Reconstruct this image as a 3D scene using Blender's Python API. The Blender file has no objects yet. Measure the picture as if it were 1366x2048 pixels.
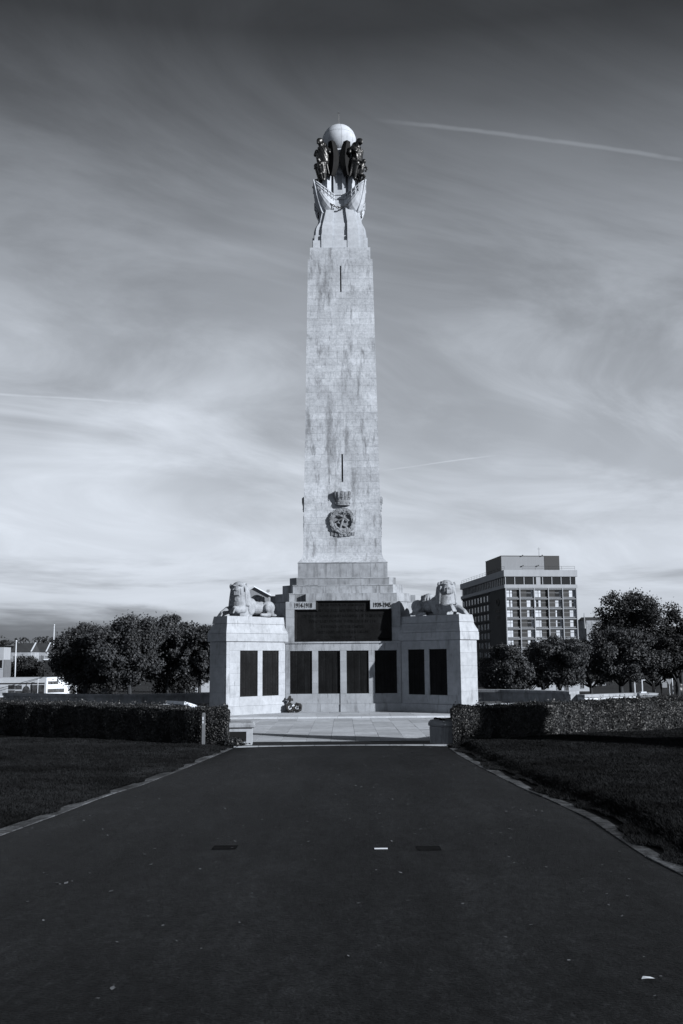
import bpy, bmesh, math, random
import numpy as np
from mathutils import Vector, Matrix, Quaternion, Euler
R = math.radians
random.seed(7); rng = np.random.default_rng(7)
sc = bpy.context.scene
COL = sc.collection

# ------------------------------------------------------------------ camera
PITCH, ROLL, ZC = math.atan(0.148), R(0.45), 2.15
cd = bpy.data.cameras.new('camera'); cam = bpy.data.objects.new('camera', cd); COL.objects.link(cam)
cd.sensor_fit = 'HORIZONTAL'; cd.sensor_width = 24.0; cd.lens = 2000.0 / 1366.0 * 24.0
cd.clip_start = 0.1; cd.clip_end = 20000
cam.location = (0, 0, ZC)
cam.rotation_euler = (Matrix.Rotation(R(90) + PITCH, 3, 'X') @ Matrix.Rotation(-ROLL, 3, 'Z')).to_euler()
sc.camera = cam

# ------------------------------------------------------------------ light
SUN_AZ, SUN_EL = R(57), R(20)
SUN = Vector((math.sin(SUN_AZ) * math.cos(SUN_EL), -math.cos(SUN_AZ) * math.cos(SUN_EL), math.sin(SUN_EL)))
ld = bpy.data.lights.new('sun', 'SUN'); lo = bpy.data.objects.new('sun', ld); COL.objects.link(lo)
ld.energy = 5.0; ld.angle = R(0.5); ld.color = (0.985, 0.99, 1.0)
lo.rotation_euler = (-SUN).to_track_quat('-Z', 'Y').to_euler()
lo.location = SUN * 60

sc.render.engine = 'CYCLES'
sc.cycles.use_denoising = True
sc.cycles.max_bounces = 5; sc.cycles.diffuse_bounces = 3; sc.cycles.glossy_bounces = 3
sc.view_settings.view_transform = 'Standard'; sc.view_settings.look = 'None'
sc.view_settings.gamma = 1.0; EXPO = 0.9
sc.view_settings.exposure = EXPO; K = 2 ** -EXPO        # exposed for the shade: true albedos and sky sit K lower than they print
sc.view_settings.use_curve_mapping = False


class NT:
    """small helper over a node tree"""
    def __init__(s, tree):
        s.t = tree; s.n = tree.nodes; s.l = tree.links
    def put(s, sock, val):
        if val is None: return
        if isinstance(val, bpy.types.NodeSocket): s.l.new(val, sock)
        else: sock.default_value = val
    def math(s, op, a, b=None, c=None, clamp=False):
        n = s.n.new('ShaderNodeMath'); n.operation = op; n.use_clamp = clamp
        s.put(n.inputs[0], a); s.put(n.inputs[1], b); s.put(n.inputs[2], c); return n.outputs[0]
    def vmath(s, op, a, b=None, scale=None):
        n = s.n.new('ShaderNodeVectorMath'); n.operation = op
        s.put(n.inputs[0], a); s.put(n.inputs[1], b)
        if scale is not None: s.put(n.inputs['Scale'], scale)
        return n.outputs['Value'] if op in ('DOT_PRODUCT', 'LENGTH') else n.outputs[0]
    def noise(s, vec, scale, detail=4, rough=0.55, dist=0.0):
        n = s.n.new('ShaderNodeTexNoise'); n.noise_dimensions = '3D'
        s.put(n.inputs['Vector'], vec); n.inputs['Scale'].default_value = scale
        n.inputs['Detail'].default_value = detail; n.inputs['Roughness'].default_value = rough
        n.inputs['Distortion'].default_value = dist
        return n.outputs[0]
    def smooth(s, x, a, b, lo=0.0, hi=1.0):
        n = s.n.new('ShaderNodeMapRange'); n.interpolation_type = 'SMOOTHSTEP'
        s.put(n.inputs[0], x); s.put(n.inputs[1], a); s.put(n.inputs[2], b); s.put(n.inputs[3], lo); s.put(n.inputs[4], hi)
        return n.outputs[0]
    def comb(s, x, y, z):
        n = s.n.new('ShaderNodeCombineXYZ'); s.put(n.inputs[0], x); s.put(n.inputs[1], y); s.put(n.inputs[2], z); return n.outputs[0]
    def sep(s, v):
        n = s.n.new('ShaderNodeSeparateXYZ'); s.put(n.inputs[0], v); return n.outputs
    def ramp(s, x, pts, interp='LINEAR'):
        n = s.n.new('ShaderNodeValToRGB'); s.put(n.inputs[0], x); e = n.color_ramp.elements; n.color_ramp.interpolation = interp
        while len(e) < len(pts): e.new(0.5)
        for el, (p, v) in zip(e, pts): el.position = p; el.color = (v, v, v, 1)
        return n.outputs[0]


# ------------------------------------------------------------------ sky (black-and-white toned, thin cirrus, contrails, low cloud bank)
TINT = (0.915, 0.985, 1.09)
world = bpy.data.worlds.new('World'); sc.world = world; world.use_nodes = True
wt = world.node_tree; wt.nodes.clear(); w = NT(wt)
geo = wt.nodes.new('ShaderNodeTexCoord'); D = geo.outputs['Generated']
sky = wt.nodes.new('ShaderNodeTexSky'); sky.sky_type = 'NISHITA'; sky.sun_disc = False
sky.sun_elevation = SUN_EL; sky.sun_rotation = math.atan2(SUN.x, SUN.y); sky.altitude = 30
bw = wt.nodes.new('ShaderNodeRGBToBW'); wt.links.new(sky.outputs[0], bw.inputs[0])
dx, dy, dz = w.sep(D)
el = w.math('MULTIPLY', w.math('ARCSINE', w.math('MAXIMUM', w.math('MINIMUM', dz, 1.0), -1.0)), 180 / math.pi)
az = w.math('MULTIPLY', w.math('ARCTAN2', dx, dy), 180 / math.pi)
grad = w.ramp(w.math('DIVIDE', el, 60.0), [(p / 60, v * K) for p, v in ((0, .54), (4, .65), (6.5, .67), (12, .58), (17.6, .47), (20, .41), (25.2, .265), (30.3, .125), (34.1, .050), (60, .024))])
den = w.math('ADD', w.math('MAXIMUM', dz, 0.0), 0.26)
cx = w.math('DIVIDE', dx, den); cy = w.math('DIVIDE', dy, den)
ca, sa = math.cos(R(28)), math.sin(R(28))
rx = w.math('ADD', w.math('MULTIPLY', cx, ca), w.math('MULTIPLY', cy, sa))
ry = w.math('SUBTRACT', w.math('MULTIPLY', cy, ca), w.math('MULTIPLY', cx, sa))
cirA = w.noise(w.comb(w.math('MULTIPLY', rx, 0.75), w.math('MULTIPLY', ry, 1.25), 3.1), 1.9, 10, 0.60, 1.0)
cirB = w.noise(w.comb(cx, cy, 9.7), 1.1, 4, 0.5, 0.3)
cir = w.math('ADD', w.smooth(cirA, 0.34, 0.74, -0.12, 0.30), w.smooth(cirB, 0.34, 0.68, -0.20, 0.26))
low = w.smooth(el, 3.0, 14.0, 0.35, 1.0)
val = w.math('MULTIPLY', grad, w.math('ADD', 1.0, w.math('MULTIPLY', cir, low)))
# contrails: straight lines in the cloud layer
def plane_pt(a_deg, e_deg):
    a, e = R(a_deg), R(e_deg); d = Vector((math.sin(a) * math.cos(e), math.cos(a) * math.cos(e), math.sin(e)))
    return Vector((d.x / (d.z + .26), d.y / (d.z + .26)))
wob = w.noise(w.comb(cx, cy, 1.0), 14.0, 3)
def contrail(p, q, width, gain, fade0, fade1):
    global val
    p, q = plane_pt(*p), plane_pt(*q); u = (q - p); L = u.length; u /= L
    px = w.math('SUBTRACT', cx, p.x); py = w.math('SUBTRACT', cy, p.y)
    along = w.math('ADD', w.math('MULTIPLY', px, u.x), w.math('MULTIPLY', py, u.y))
    across = w.math('ABSOLUTE', w.math('ADD', w.math('SUBTRACT', w.math('MULTIPLY', px, -u.y), w.math('MULTIPLY', py, -u.x)), w.math('MULTIPLY', w.math('SUBTRACT', wob, .5), width * 1.2)))
    m = w.smooth(across, width * .15, width, 1.0, 0.0)
    m = w.math('MULTIPLY', m, w.smooth(along, 0.0, fade0 * L, 0, 1))
    m = w.math('MULTIPLY', m, w.smooth(along, L * (1 - fade1), L, 1, 0))
    m = w.math('MULTIPLY', m, w.smooth(wob, .3, .6, .45, 1.0))
    val = w.math('ADD', val, w.math('MULTIPLY', m, gain))
contrail((1.2, 29.9), (20.5, 26.1), 0.0055, 0.07 * K, .25, .05)
contrail((-21, 14.4), (-9, 14.3), 0.006, 0.09 * K, .1, .6)
contrail((2.0, 10.7), (9.6, 11.5), 0.005, 0.10 * K, .3, .3)
# low dark cloud banks near the horizon
bk = w.noise(w.comb(w.math('MULTIPLY', az, 0.055), w.math('MULTIPLY', el, 0.32), 4.6), 1.0, 6, 0.6, 0.4)
bkl = w.noise(w.comb(w.math('MULTIPLY', az, 0.05), 0.0, 12.3), 1.0, 1, 0.5)
thick = w.math('ADD', w.smooth(el, 2.0, 4.6, 0.30, -0.10), w.math('MULTIPLY', w.math('SUBTRACT', bk, 0.5), 0.9))
bank = w.math('MULTIPLY', w.smooth(thick, 0.05, 0.30, 0, 1), w.smooth(az, -13.0, -5.5, 1.0, 0.06))
puff = w.math('MULTIPLY', w.smooth(bk, 0.52, 0.72, 0, 0.40), w.smooth(w.math('ABSOLUTE', w.math('SUBTRACT', el, 4.6)), 0.4, 2.0, 1, 0))
val = w.math('MULTIPLY', val, w.math('SUBTRACT', 1.0, w.math('MULTIPLY', bank, 0.72)))
val = w.math('MULTIPLY', val, w.math('SUBTRACT', 1.0, puff))
val = w.math('ADD', val, w.math('MULTIPLY', bw.outputs[0], 0.0005))
colv = w.vmath('SCALE', TINT, scale=val)
bg = wt.nodes.new('ShaderNodeBackground'); wt.links.new(colv, bg.inputs[0]); bg.inputs[1].default_value = 1.0
wo = wt.nodes.new('ShaderNodeOutputWorld'); wt.links.new(bg.outputs[0], wo.inputs[0])


# ------------------------------------------------------------------ materials
MATS = {}
def material(name, v, rough=0.8, spec=0.3, noises=(), streak=None, objrand=0.0, bump=None, metallic=0.0, extra=None, tint=TINT, use_obj=False):
    """noises: (scale, amount, (sx,sy,sz)) brightness variation; streak: (scale, lo, hi, dark) dark runs down the face"""
    m = bpy.data.materials.new(name); m.use_nodes = True; n = NT(m.node_tree); n.n.clear()
    if use_obj:
        tc = n.n.new('ShaderNodeTexCoord'); P = tc.outputs['Object']
    else:
        g = n.n.new('ShaderNodeNewGeometry'); P = g.outputs['Position']
    val = v * K
    for k, nz in enumerate(noises):
        scale, amt = nz[0], nz[1]; sv = nz[2] if len(nz) > 2 else (1, 1, 1)
        nn = n.noise(n.vmath('MULTIPLY', P, sv), scale, 5, 0.6)
        f = n.smooth(nn, 0.28, 0.72, 1 - amt, 1 + amt)
        val = n.math('MULTIPLY', val, f)
    if streak:
        for (scale, lo_, hi_, dark, sv) in streak:
            nn = n.noise(n.vmath('MULTIPLY', P, sv), scale, 7, 0.62, 0.15)
            f = n.smooth(nn, lo_, hi_, 1.0, dark)
            val = n.math('MULTIPLY', val, f)
    if objrand:
        oi = n.n.new('ShaderNodeObjectInfo')
        val = n.math('MULTIPLY', val, n.math('ADD', 1 - objrand, n.math('MULTIPLY', oi.outputs['Random'], 2 * objrand)))
    if extra: val = extra(n, P, val)
    col = n.vmath('SCALE', tint, scale=val)
    b = n.n.new('ShaderNodeBsdfPrincipled'); n.l.new(col, b.inputs['Base Color'])
    b.inputs['Roughness'].default_value = rough; b.inputs['Specular IOR Level'].default_value = spec
    b.inputs['Metallic'].default_value = metallic
    if bump:
        bn = n.n.new('ShaderNodeBump'); bn.inputs['Strength'].default_value = bump[1]; bn.inputs['Distance'].default_value = bump[2]
        sv = bump[3] if len(bump) > 3 else (1, 1, 1)
        n.l.new(n.noise(n.vmath('MULTIPLY', P, sv), bump[0], 6, 0.65), bn.inputs['Height']); n.l.new(bn.outputs[0], b.inputs['Normal'])
    o = n.n.new('ShaderNodeOutputMaterial'); n.l.new(b.outputs[0], o.inputs[0])
    MATS[name] = m; return m

def stone_speck(n, P, val):
    s = n.noise(P, 14.0, 6, 0.75)
    val = n.math('MULTIPLY', val, n.smooth(s, 0.60, 0.74, 1.0, 0.72))
    return val
M_stone = material('portland_stone', 0.42, 0.85, 0.2, [(0.35, .12), (2.2, .12), (30, .06)],
    [(1.0, .52, .74, .55, (2.6, 2.6, .45)), (1.0, .56, .70, .60, (8, 8, 1.2))], objrand=.06, bump=(18, .5, .012), extra=stone_speck)
M_shaft = material('weathered_shaft_stone', 0.58, 0.88, 0.2, [(0.40, .14), (1.6, .14, (1, 1, .8)), (9, .13), (30, .10)],
    [(1.0, .52, .70, .45, (1.5, 1.5, .28)), (1.0, .54, .70, .56, (4.5, 4.5, 1.0)), (1.0, .56, .68, .76, (13, 13, 4))], objrand=.075, bump=(18, .5, .014), extra=stone_speck)
M_step = material('stained_step_stone', 0.40, 0.9, 0.2, [(0.7, .18), (3.0, .16)],
    [(1.0, .48, .70, .50, (3.2, 3.2, .35)), (1.0, .54, .72, .55, (8, 8, 1.6))], objrand=.05, bump=(18, .6, .014), extra=stone_speck)
M_white = material('clean_carved_stone', 0.47, 0.8, 0.2, [(0.9, .10), (5, .09)], [(1.0, .54, .74, .60, (3, 3, .7)), (1.0, .60, .72, .65, (11, 11, 2))], objrand=.05, bump=(14, .4, .01))
M_pave = material('paving_stone', 0.56, 0.75, 0.3, [(0.6, .10), (4, .12), (40, .06)], objrand=.17, bump=(25, .3, .006))
M_joint = material('mortar_joint', 0.12, 0.95, 0.1, [(6, .2)])
M_bronze = material('dark_bronze', 0.010, 0.6, 0.06, [(2.0, .25), (18, .25)], [(1.0, .5, .7, 1.8, (8, 8, .5))], bump=(30, .4, .01), metallic=0.0)
M_statue = material('statue_bronze', 0.008, 0.38, 0.45, [(3, .3)], bump=(8, .5, .03, (1, 1, .4)))
M_lion = material('weathered_lion_stone', 0.40, 0.85, 0.2, [(1.2, .16), (6, .14), (25, .08)], [(1.0, .50, .70, .55, (3, 3, 1.2)), (1.0, .56, .70, .6, (10, 10, 4))], bump=(16, .7, .02))
M_crest = material('sooted_crest_stone', 0.34, 0.9, 0.2, [(2.5, .25), (14, .25)], [(1.0, .50, .66, .5, (6, 6, 3))], bump=(20, .6, .012))
M_wing = material('wing_bronze', 0.009, 0.75, 0.12, [(3, .3)], bump=(14, .6, .03, (1, 1, .3)))
M_top = material('bright_carved_stone', 0.60, 0.8, 0.2, [(0.9, .08), (5, .08)], [(1.0, .56, .76, .68, (3, 3, .7)), (1.0, .60, .72, .7, (11, 11, 2))], objrand=.05, bump=(14, .4, .01))
M_black = material('black_letter_paint', 0.008, 0.6, 0.2)
M_slit_shade = material('slit_shade_paint', 0.02, 0.95, 0.05)
def tarmac_specks(n, P, val):
    s = n.noise(P, 60.0, 3, 0.6)
    val = n.math('MULTIPLY', val, n.smooth(s, 0.36, 0.68, 0.55, 1.65))
    s2 = n.noise(n.vmath('MULTIPLY', P, (1, .4, 1)), 22.0, 3, 0.6)
    val = n.math('MULTIPLY', val, n.smooth(s2, 0.64, 0.76, 1.0, 2.3))
    big = n.noise(n.vmath('MULTIPLY', P, (1.2, .35, 1)), 1.1, 5, 0.6)
    return n.math('MULTIPLY', val, n.smooth(big, 0.32, 0.68, 0.74, 1.30))
M_tarmac = material('worn_tarmac', 0.013, 0.55, 0.04, [(0.22, .26), (2.4, .20, (1, .12, 1)), (5.5, .26, (1, .4, 1)), (16, .45, (1, .6, 1))], extra=tarmac_specks, bump=(45, .8, .012))
M_patch = material('fresh_tarmac_patch', 0.0095, 0.85, 0.03, [(9, .3)], bump=(60, .5, .01))
M_kerb = material('kerb_granite', 0.095, 0.9, 0.1, [(1.5, .5), (9, .5), (40, .4)], objrand=.22, bump=(30, .7, .015))
M_grassb = material('lawn_soil_and_thatch', 0.009, 0.95, 0.02, [(0.5, .35), (6, .3)], bump=(14, .8, .04))
M_blade = material('grass_blades', 0.017, 0.8, 0.05, [(0.45, .45), (2.2, .40), (9, .4)])
M_field = material('rough_meadow', 0.030, 0.95, 0.1, [(0.06, .35), (0.9, .25)], bump=(3, .8, .06))
M_hleaf = material('hedge_leaf', 0.032, 0.5, 0.28, [(1.6, .35), (30, .35)])
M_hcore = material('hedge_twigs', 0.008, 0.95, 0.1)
M_leaf = material('tree_leaf', 0.060, 0.6, 0.16, [(0.7, .4), (9, .45)])
M_leaf2 = material('dark_tree_leaf', 0.030, 0.65, 0.15, [(0.7, .35), (9, .30)])
M_bark = material('bark', 0.05, 0.95, 0.1, [(4, .3, (1, 1, .3))], bump=(9, .9, .05, (1, 1, .25)))
M_wood = material('weathered_post_wood', 0.17, 0.85, 0.2, [(12, .25, (1, 1, .1))], bump=(25, .5, .008, (1, 1, .1)))
M_metalw = material('pale_painted_metal', 0.75, 0.45, 0.4, [(3, .06)])
M_metald = material('dark_painted_metal', 0.03, 0.45, 0.4, [(3, .1)])
M_conc = material('pale_concrete', 0.45, 0.8, 0.25, [(0.12, .06), (1.2, .06, (1, 1, .3))])
M_brickd = material('dark_brown_brick', 0.075, 0.9, 0.2, [(0.2, .12), (3, .12)])
M_glass = material('dark_window_glass', 0.012, 0.08, 0.6)
M_curt = material('white_curtain', 0.75, 0.9, 0.1, [(1.4, .12, (6, 6, .3))], objrand=.15)
M_infill = material('dark_infill_panel', 0.035, 0.6, 0.3, objrand=.2)
M_clad = material('grey_penthouse_cladding', 0.30, 0.6, 0.3, [(1.2, .06, (8, 8, .1))])
M_render = material('white_wall_render', 0.55, 0.8, 0.2, [(0.3, .08), (2, .06)])
M_roof = material('slate_roof', 0.05, 0.7, 0.3, [(0.5, .2), (4, .15)])
M_print = material('dark_photo_print', 0.05, 0.5, 0.3, [(0.9, .7), (4, .6)])
M_coat = material('dark_coat_cloth', 0.012, 0.9, 0.1)
M_skin = material('skin', 0.22, 0.6, 0.3)
M_poppy = material('dark_poppy_petals', 0.018, 0.6, 0.3, [(20, .4)])
M_paper = material('white_card', 0.85, 0.8, 0.2)
M_hill = material('far_hillside', 0.035, 1.0, 0.0, [(0.004, .4), (0.03, .4)])
M_bright = material('pale_limestone_coping', 0.72, 0.8, 0.2, [(0.8, .10), (6, .10)], objrand=.08, bump=(20, .4, .01))
M_wall = material('mossy_grey_wall_stone', 0.42, 0.9, 0.2, [(0.5, .25), (3, .2)], [(1.0, .5, .7, .6, (3, 3, .4))], objrand=.12, bump=(15, .6, .015))


# ------------------------------------------------------------------ mesh helpers
class MB:
    def __init__(s): s.v = []; s.f = []
    def add(s, vs, fs):
        o = len(s.v); s.v += [tuple(p) for p in vs]; s.f += [tuple(i + o for i in f) for f in fs]; return s
    def box(s, x0, x1, y0, y1, z0, z1, M=None):
        vs = [Vector((x, y, z)) for z in (z0, z1) for x, y in ((x0, y0), (x1, y0), (x1, y1), (x0, y1))]
        if M is not None: vs = [M @ p for p in vs]
        return s.add(vs, [(3, 2, 1, 0), (4, 5, 6, 7), (0, 1, 5, 4), (1, 2, 6, 5), (2, 3, 7, 6), (3, 0, 4, 7)])
    def rings(s, rs, cap=True):
        n = len(rs[0]); vs = [p for r in rs for p in r]; fs = []
        for k in range(len(rs) - 1):
            for i in range(n):
                j = (i + 1) % n; fs.append((k * n + i, k * n + j, (k + 1) * n + j, (k + 1) * n + i))
        if cap: fs.append(tuple(range(n))[::-1]); fs.append(tuple((len(rs) - 1) * n + i for i in range(n)))
        return s.add(vs, fs)
    def prism(s, poly, z0, z1): return s.rings([[(x, y, z0) for x, y in poly], [(x, y, z1) for x, y in poly]])
    def sheet(s, poly, z): return s.add([(x, y, z) for x, y in poly], [tuple(range(len(poly)))])
    def tube(s, pts, rad, n=8, cap=True):
        pts = [Vector(p) for p in pts]
        if not hasattr(rad, '__len__'): rad = [rad] * len(pts)
        rs = []; ref = None
        for i, p in enumerate(pts):
            t = (pts[min(i + 1, len(pts) - 1)] - pts[max(i - 1, 0)]).normalized()
            if ref is None: ref = Vector((0, 0, 1)) if abs(t.z) < .9 else Vector((1, 0, 0))
            u = t.cross(ref).normalized(); v_ = u.cross(t); ref = v_
            rs.append([p + (u * math.cos(a) + v_ * math.sin(a)) * rad[i] for a in [-2 * math.pi * k / n for k in range(n)]])
        return s.rings(rs, cap)
    def lathe(s, prof, n=24, a0=0.0, a1=2 * math.pi, c=(0, 0, 0)):
        full = abs(a1 - a0 - 2 * math.pi) < 1e-6; m = n if full else n + 1
        vs = []; fs = []
        for r_, z in prof:
            for k in range(m):
                a = a0 + (a1 - a0) * k / n; vs.append((c[0] + r_ * math.cos(a), c[1] + r_ * math.sin(a), c[2] + z))
        for i in range(len(prof) - 1):
            for k in range(n):
                j = (k + 1) % m; fs.append((i * m + k, i * m + j, (i + 1) * m + j, (i + 1) * m + k))
        return s.add(vs, fs)
    def torus(s, c, R_, r_, n=18, m=8, M=None, stretch=(1, 1)):
        vs = []; fs = []
        for i in range(n):
            a = 2 * math.pi * i / n
            for j in range(m):
                b = 2 * math.pi * j / m; d = R_ + r_ * math.cos(b)
                p = Vector((d * math.cos(a) * stretch[0], d * math.sin(a) * stretch[1], r_ * math.sin(b)))
                if M is not None: p = M @ p
                vs.append(p + Vector(c))
        for i in range(n):
            for j in range(m):
                fs.append((i * m + j, ((i + 1) % n) * m + j, ((i + 1) % n) * m + (j + 1) % m, i * m + (j + 1) % m))
        return s.add(vs, fs)
    def ell(s, c, r_, rot=None, n=14, m=9):
        rot = rot.to_matrix() if rot is not None else Matrix.Identity(3); c = Vector(c)
        if not hasattr(r_, '__len__'): r_ = (r_, r_, r_)
        vs = [c + rot @ Vector((0, 0, -r_[2]))]; fs = []
        for i in range(1, m):
            t = math.pi * i / m
            for k in range(n):
                a = 2 * math.pi * k / n
                vs.append(c + rot @ Vector((r_[0] * math.sin(t) * math.cos(a), r_[1] * math.sin(t) * math.sin(a), -r_[2] * math.cos(t))))
        vs.append(c + rot @ Vector((0, 0, r_[2]))); L = len(vs) - 1
        for k in range(n):
            fs.append((0, 1 + (k + 1) % n, 1 + k)); fs.append((L, L - n + k, L - n + (k + 1) % n))
        for i in range(m - 2):
            for k in range(n):
                a, b = 1 + i * n + k, 1 + i * n + (k + 1) % n; fs.append((a, b, b + n, a + n))
        return s.add(vs, fs)
    def limb(s, pts, rad, n=10):
        s.tube(pts, rad, n)
        for p, r_ in zip(pts, rad): s.ell(p, r_, None, 10, 7)
        return s
    def mesh(s, name):
        me = bpy.data.meshes.new(name); me.from_pydata(s.v, [], s.f); me.update(); return me
    def build(s, name, mat, parent=None, smooth=False, fix=False):
        me = s.mesh(name)
        if fix:
            bm = bmesh.new(); bm.from_mesh(me); bmesh.ops.recalc_face_normals(bm, faces=bm.faces); bm.to_mesh(me); bm.free()
        if smooth:
            for p in me.polygons: p.use_smooth = True
        me.materials.append(mat); return link(name, me, parent)

def link(name, data, parent=None):
    o = bpy.data.objects.new(name, data); COL.objects.link(o)
    if parent is not None: o.parent = parent
    return o
def tag(o, label, cat, group=None):
    o['label'] = label; o['category'] = cat
    if group: o['group'] = group
    return o
def struct(o): o['kind'] = 'structure'; return o
def stuff(o): o['kind'] = 'stuff'; return o
def empty(name, loc=(0, 0, 0), rz=0.0, parent=None):
    o = bpy.data.objects.new(name, None); COL.objects.link(o); o.location = loc; o.rotation_euler = (0, 0, rz); o.empty_display_size = .2
    if parent is not None: o.parent = parent
    return o
def copy_tree(o, parent=None):
    c = o.copy(); COL.objects.link(c); c.parent = parent
    for ch in list(o.children): copy_tree(ch, c)
    return c
UNIT = {}
def unit_box(mat):
    if mat.name not in UNIT:
        me = MB().box(-.5, .5, -.5, .5, -.5, .5).mesh('block_' + mat.name); me.materials.append(mat); UNIT[mat.name] = me
    return UNIT[mat.name]
def block(name, mat, parent, M, size):
    """box of a size centred at matrix M, sharing one mesh"""
    o = link(name, unit_box(mat), parent)
    o.matrix_local = M @ Matrix.Diagonal((size[0], size[1], size[2], 1)); return o
def fused(mb, name, mat, parent=None, voxel=0.03, smooth_it=4):
    """overlapping solids fused into one continuous skin"""
    me = mb.mesh(name + '_raw'); o = bpy.data.objects.new(name + '_raw', me); COL.objects.link(o)
    r = o.modifiers.new('r', 'REMESH'); r.mode = 'VOXEL'; r.voxel_size = voxel; r.use_smooth_shade = True
    s = o.modifiers.new('s', 'SMOOTH'); s.factor = .5; s.iterations = smooth_it
    dg = bpy.context.evaluated_depsgraph_get()
    out = bpy.data.meshes.new_from_object(o.evaluated_get(dg)); out.name = name
    bpy.data.objects.remove(o); bpy.data.meshes.remove(me)
    out.materials.clear(); out.materials.append(mat)
    for p in out.polygons: p.use_smooth = True
    return link(name, out, parent)
def text_mesh(name, body, size, mat, parent, M, offset=0.0, extrude=0.004, align='CENTER', space=1.0):
    cu = bpy.data.curves.new(name, 'FONT'); cu.body = body; cu.size = size; cu.align_x = align; cu.align_y = 'CENTER'
    cu.offset = offset; cu.extrude = extrude; cu.resolution_u = 3; cu.space_character = space; cu.space_line = 1.0
    t = bpy.data.objects.new(name, cu); COL.objects.link(t)
    dg = bpy.context.evaluated_depsgraph_get(); me = bpy.data.meshes.new_from_object(t.evaluated_get(dg)); me.name = name
    bpy.data.objects.remove(t); bpy.data.curves.remove(cu)
    me.materials.clear(); me.materials.append(mat); o = link(name, me, parent); o.matrix_local = M; return o
def face_mat(x, y, z, rz=0.0):
    """frame on a vertical face: local x right, local y up, local z outward (toward -Y for rz=0)"""
    return Matrix.Translation((x, y, z)) @ Matrix.Rotation(rz, 4, 'Z') @ Matrix.Rotation(R(90), 4, 'X')

# pixel of the photograph -> direction -> point (distance comes from the ground or the thing touched)
def ray(u, v):
    a, b = u - 683, 1024 - v; c, s_ = math.cos(ROLL), math.sin(ROLL); x = a * c + b * s_; y = -a * s_ + b * c
    return Vector((x, 2000 * math.cos(PITCH) - y * math.sin(PITCH), 2000 * math.sin(PITCH) + y * math.cos(PITCH))) / 2000
def at(u, v, Y):
    r = ray(u, v); t = Y / r.y; return Vector((r.x * t, Y, ZC + r.z * t))


# ------------------------------------------------------------------ terrain
def gz(x, y):
    if y < 30: z = 0.55 - 0.55 * max(y, -60) / 30
    elif y < 48: z = 0.0
    elif y < 130: z = -(y - 48) * 0.033
    elif y < 420: z = -2.7 - (y - 130) * 0.02
    else: z = -8.5
    return z
ys = list(np.concatenate([np.arange(-60, 30, 3), [30, 36, 42, 48], np.arange(54, 130, 8), np.arange(130, 420, 30), [420, 600, 900, 1500, 3000, 7000]]))
xs = [-6000, -2500, -1000, -500, -250, -120, -60, -30, -14, 0, 14, 30, 60, 120, 250, 500, 1000, 2500, 6000]
mb = MB(); vs = [(x, y, gz(x, y) - 0.03) for y in ys for x in xs]; nx = len(xs)
mb.add(vs, [(j * nx + i, j * nx + i + 1, (j + 1) * nx + i + 1, (j + 1) * nx + i) for j in range(len(ys) - 1) for i in range(nx - 1)])
struct(mb.build('ground', M_field))

# distant rising country on the left and right horizon
def hill(x0, x1, y0, depth, hfun, n=60, m=8):
    mb = MB(); vs = []
    for j in range(m + 1):
        t = j / m
        for i in range(n + 1):
            x = x0 + (x1 - x0) * i / n; vs.append((x, y0 + depth * t, -9 + (hfun(x) + 9) * math.sin(min(t * 1.25, 1) * math.pi / 2)))
    mb.add(vs, [(j * (n + 1) + i, j * (n + 1) + i + 1, (j + 1) * (n + 1) + i + 1, (j + 1) * (n + 1) + i) for j in range(m) for i in range(n)])
    return struct(mb.build('hills', M_hill, None, True))
hill(-1900, 2100, 1500, 900, lambda x: 42 + 7 * math.sin(x * .004 + 1) + 4 * math.sin(x * .013) - .004 * x)

# ------------------------------------------------------------------ path, kerbs, lawns
L_edge = [(-4.5, -6), (-4.2, 2), (-3.9, 7), (-3.61, 10.88), (-3.48, 12.24), (-3.32, 14.6), (-3.12, 15.9), (-2.96, 18.03), (-2.73, 21.8), (-2.61, 24.1)]
R_edge = [(2.75, -6), (2.75, 2), (2.74, 7), (2.75, 8.46), (2.70, 9.14), (2.73, 10.24), (2.79, 11.72), (2.73, 13.35), (2.61, 14.83), (2.47, 18.55), (2.42, 21.28), (2.43, 23.6)]
def interp(e, y):
    for (x0, y0), (x1, y1) in zip(e, e[1:]):
        if y0 <= y <= y1: return x0 + (x1 - x0) * (y - y0) / (y1 - y0)
    return e[0][0] if y < e[0][1] else e[-1][0]
yy = np.arange(-6, 24.41, 0.4)
def strip(e0, e1, zoff, ylist):
    mb = MB(); nn = 14; vs = []
    for y in ylist:
        a, b = e0(y), e1(y)
        for k in range(nn + 1):
            t = k / nn; camber = 0.03 * (1 - (2 * t - 1) ** 2)
            vs.append((a + (b - a) * t, y, gz(0, y) + zoff + camber))
    mb.add(vs, [(j * (nn + 1) + i, j * (nn + 1) + i + 1, (j + 1) * (nn + 1) + i + 1, (j + 1) * (nn + 1) + i) for j in range(len(ylist) - 1) for i in range(nn)])
    return mb
path = struct(strip(lambda y: interp(L_edge, y) - .02, lambda y: interp(R_edge, y) + .02, 0.0, yy).build('path', M_tarmac, None, True))
# tarmac apron between the path and the paving
struct(MB().add([(-2.9, 24.38, gz(0, 24.38) + .004), (2.9, 24.38, gz(0, 24.38) + .004), (3.2, 26.5, gz(0, 26.5) + .004), (-3.2, 26.5, gz(0, 26.5) + .004)], [(0, 1, 2, 3)]).build('tarmac_apron', M_tarmac))
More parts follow.
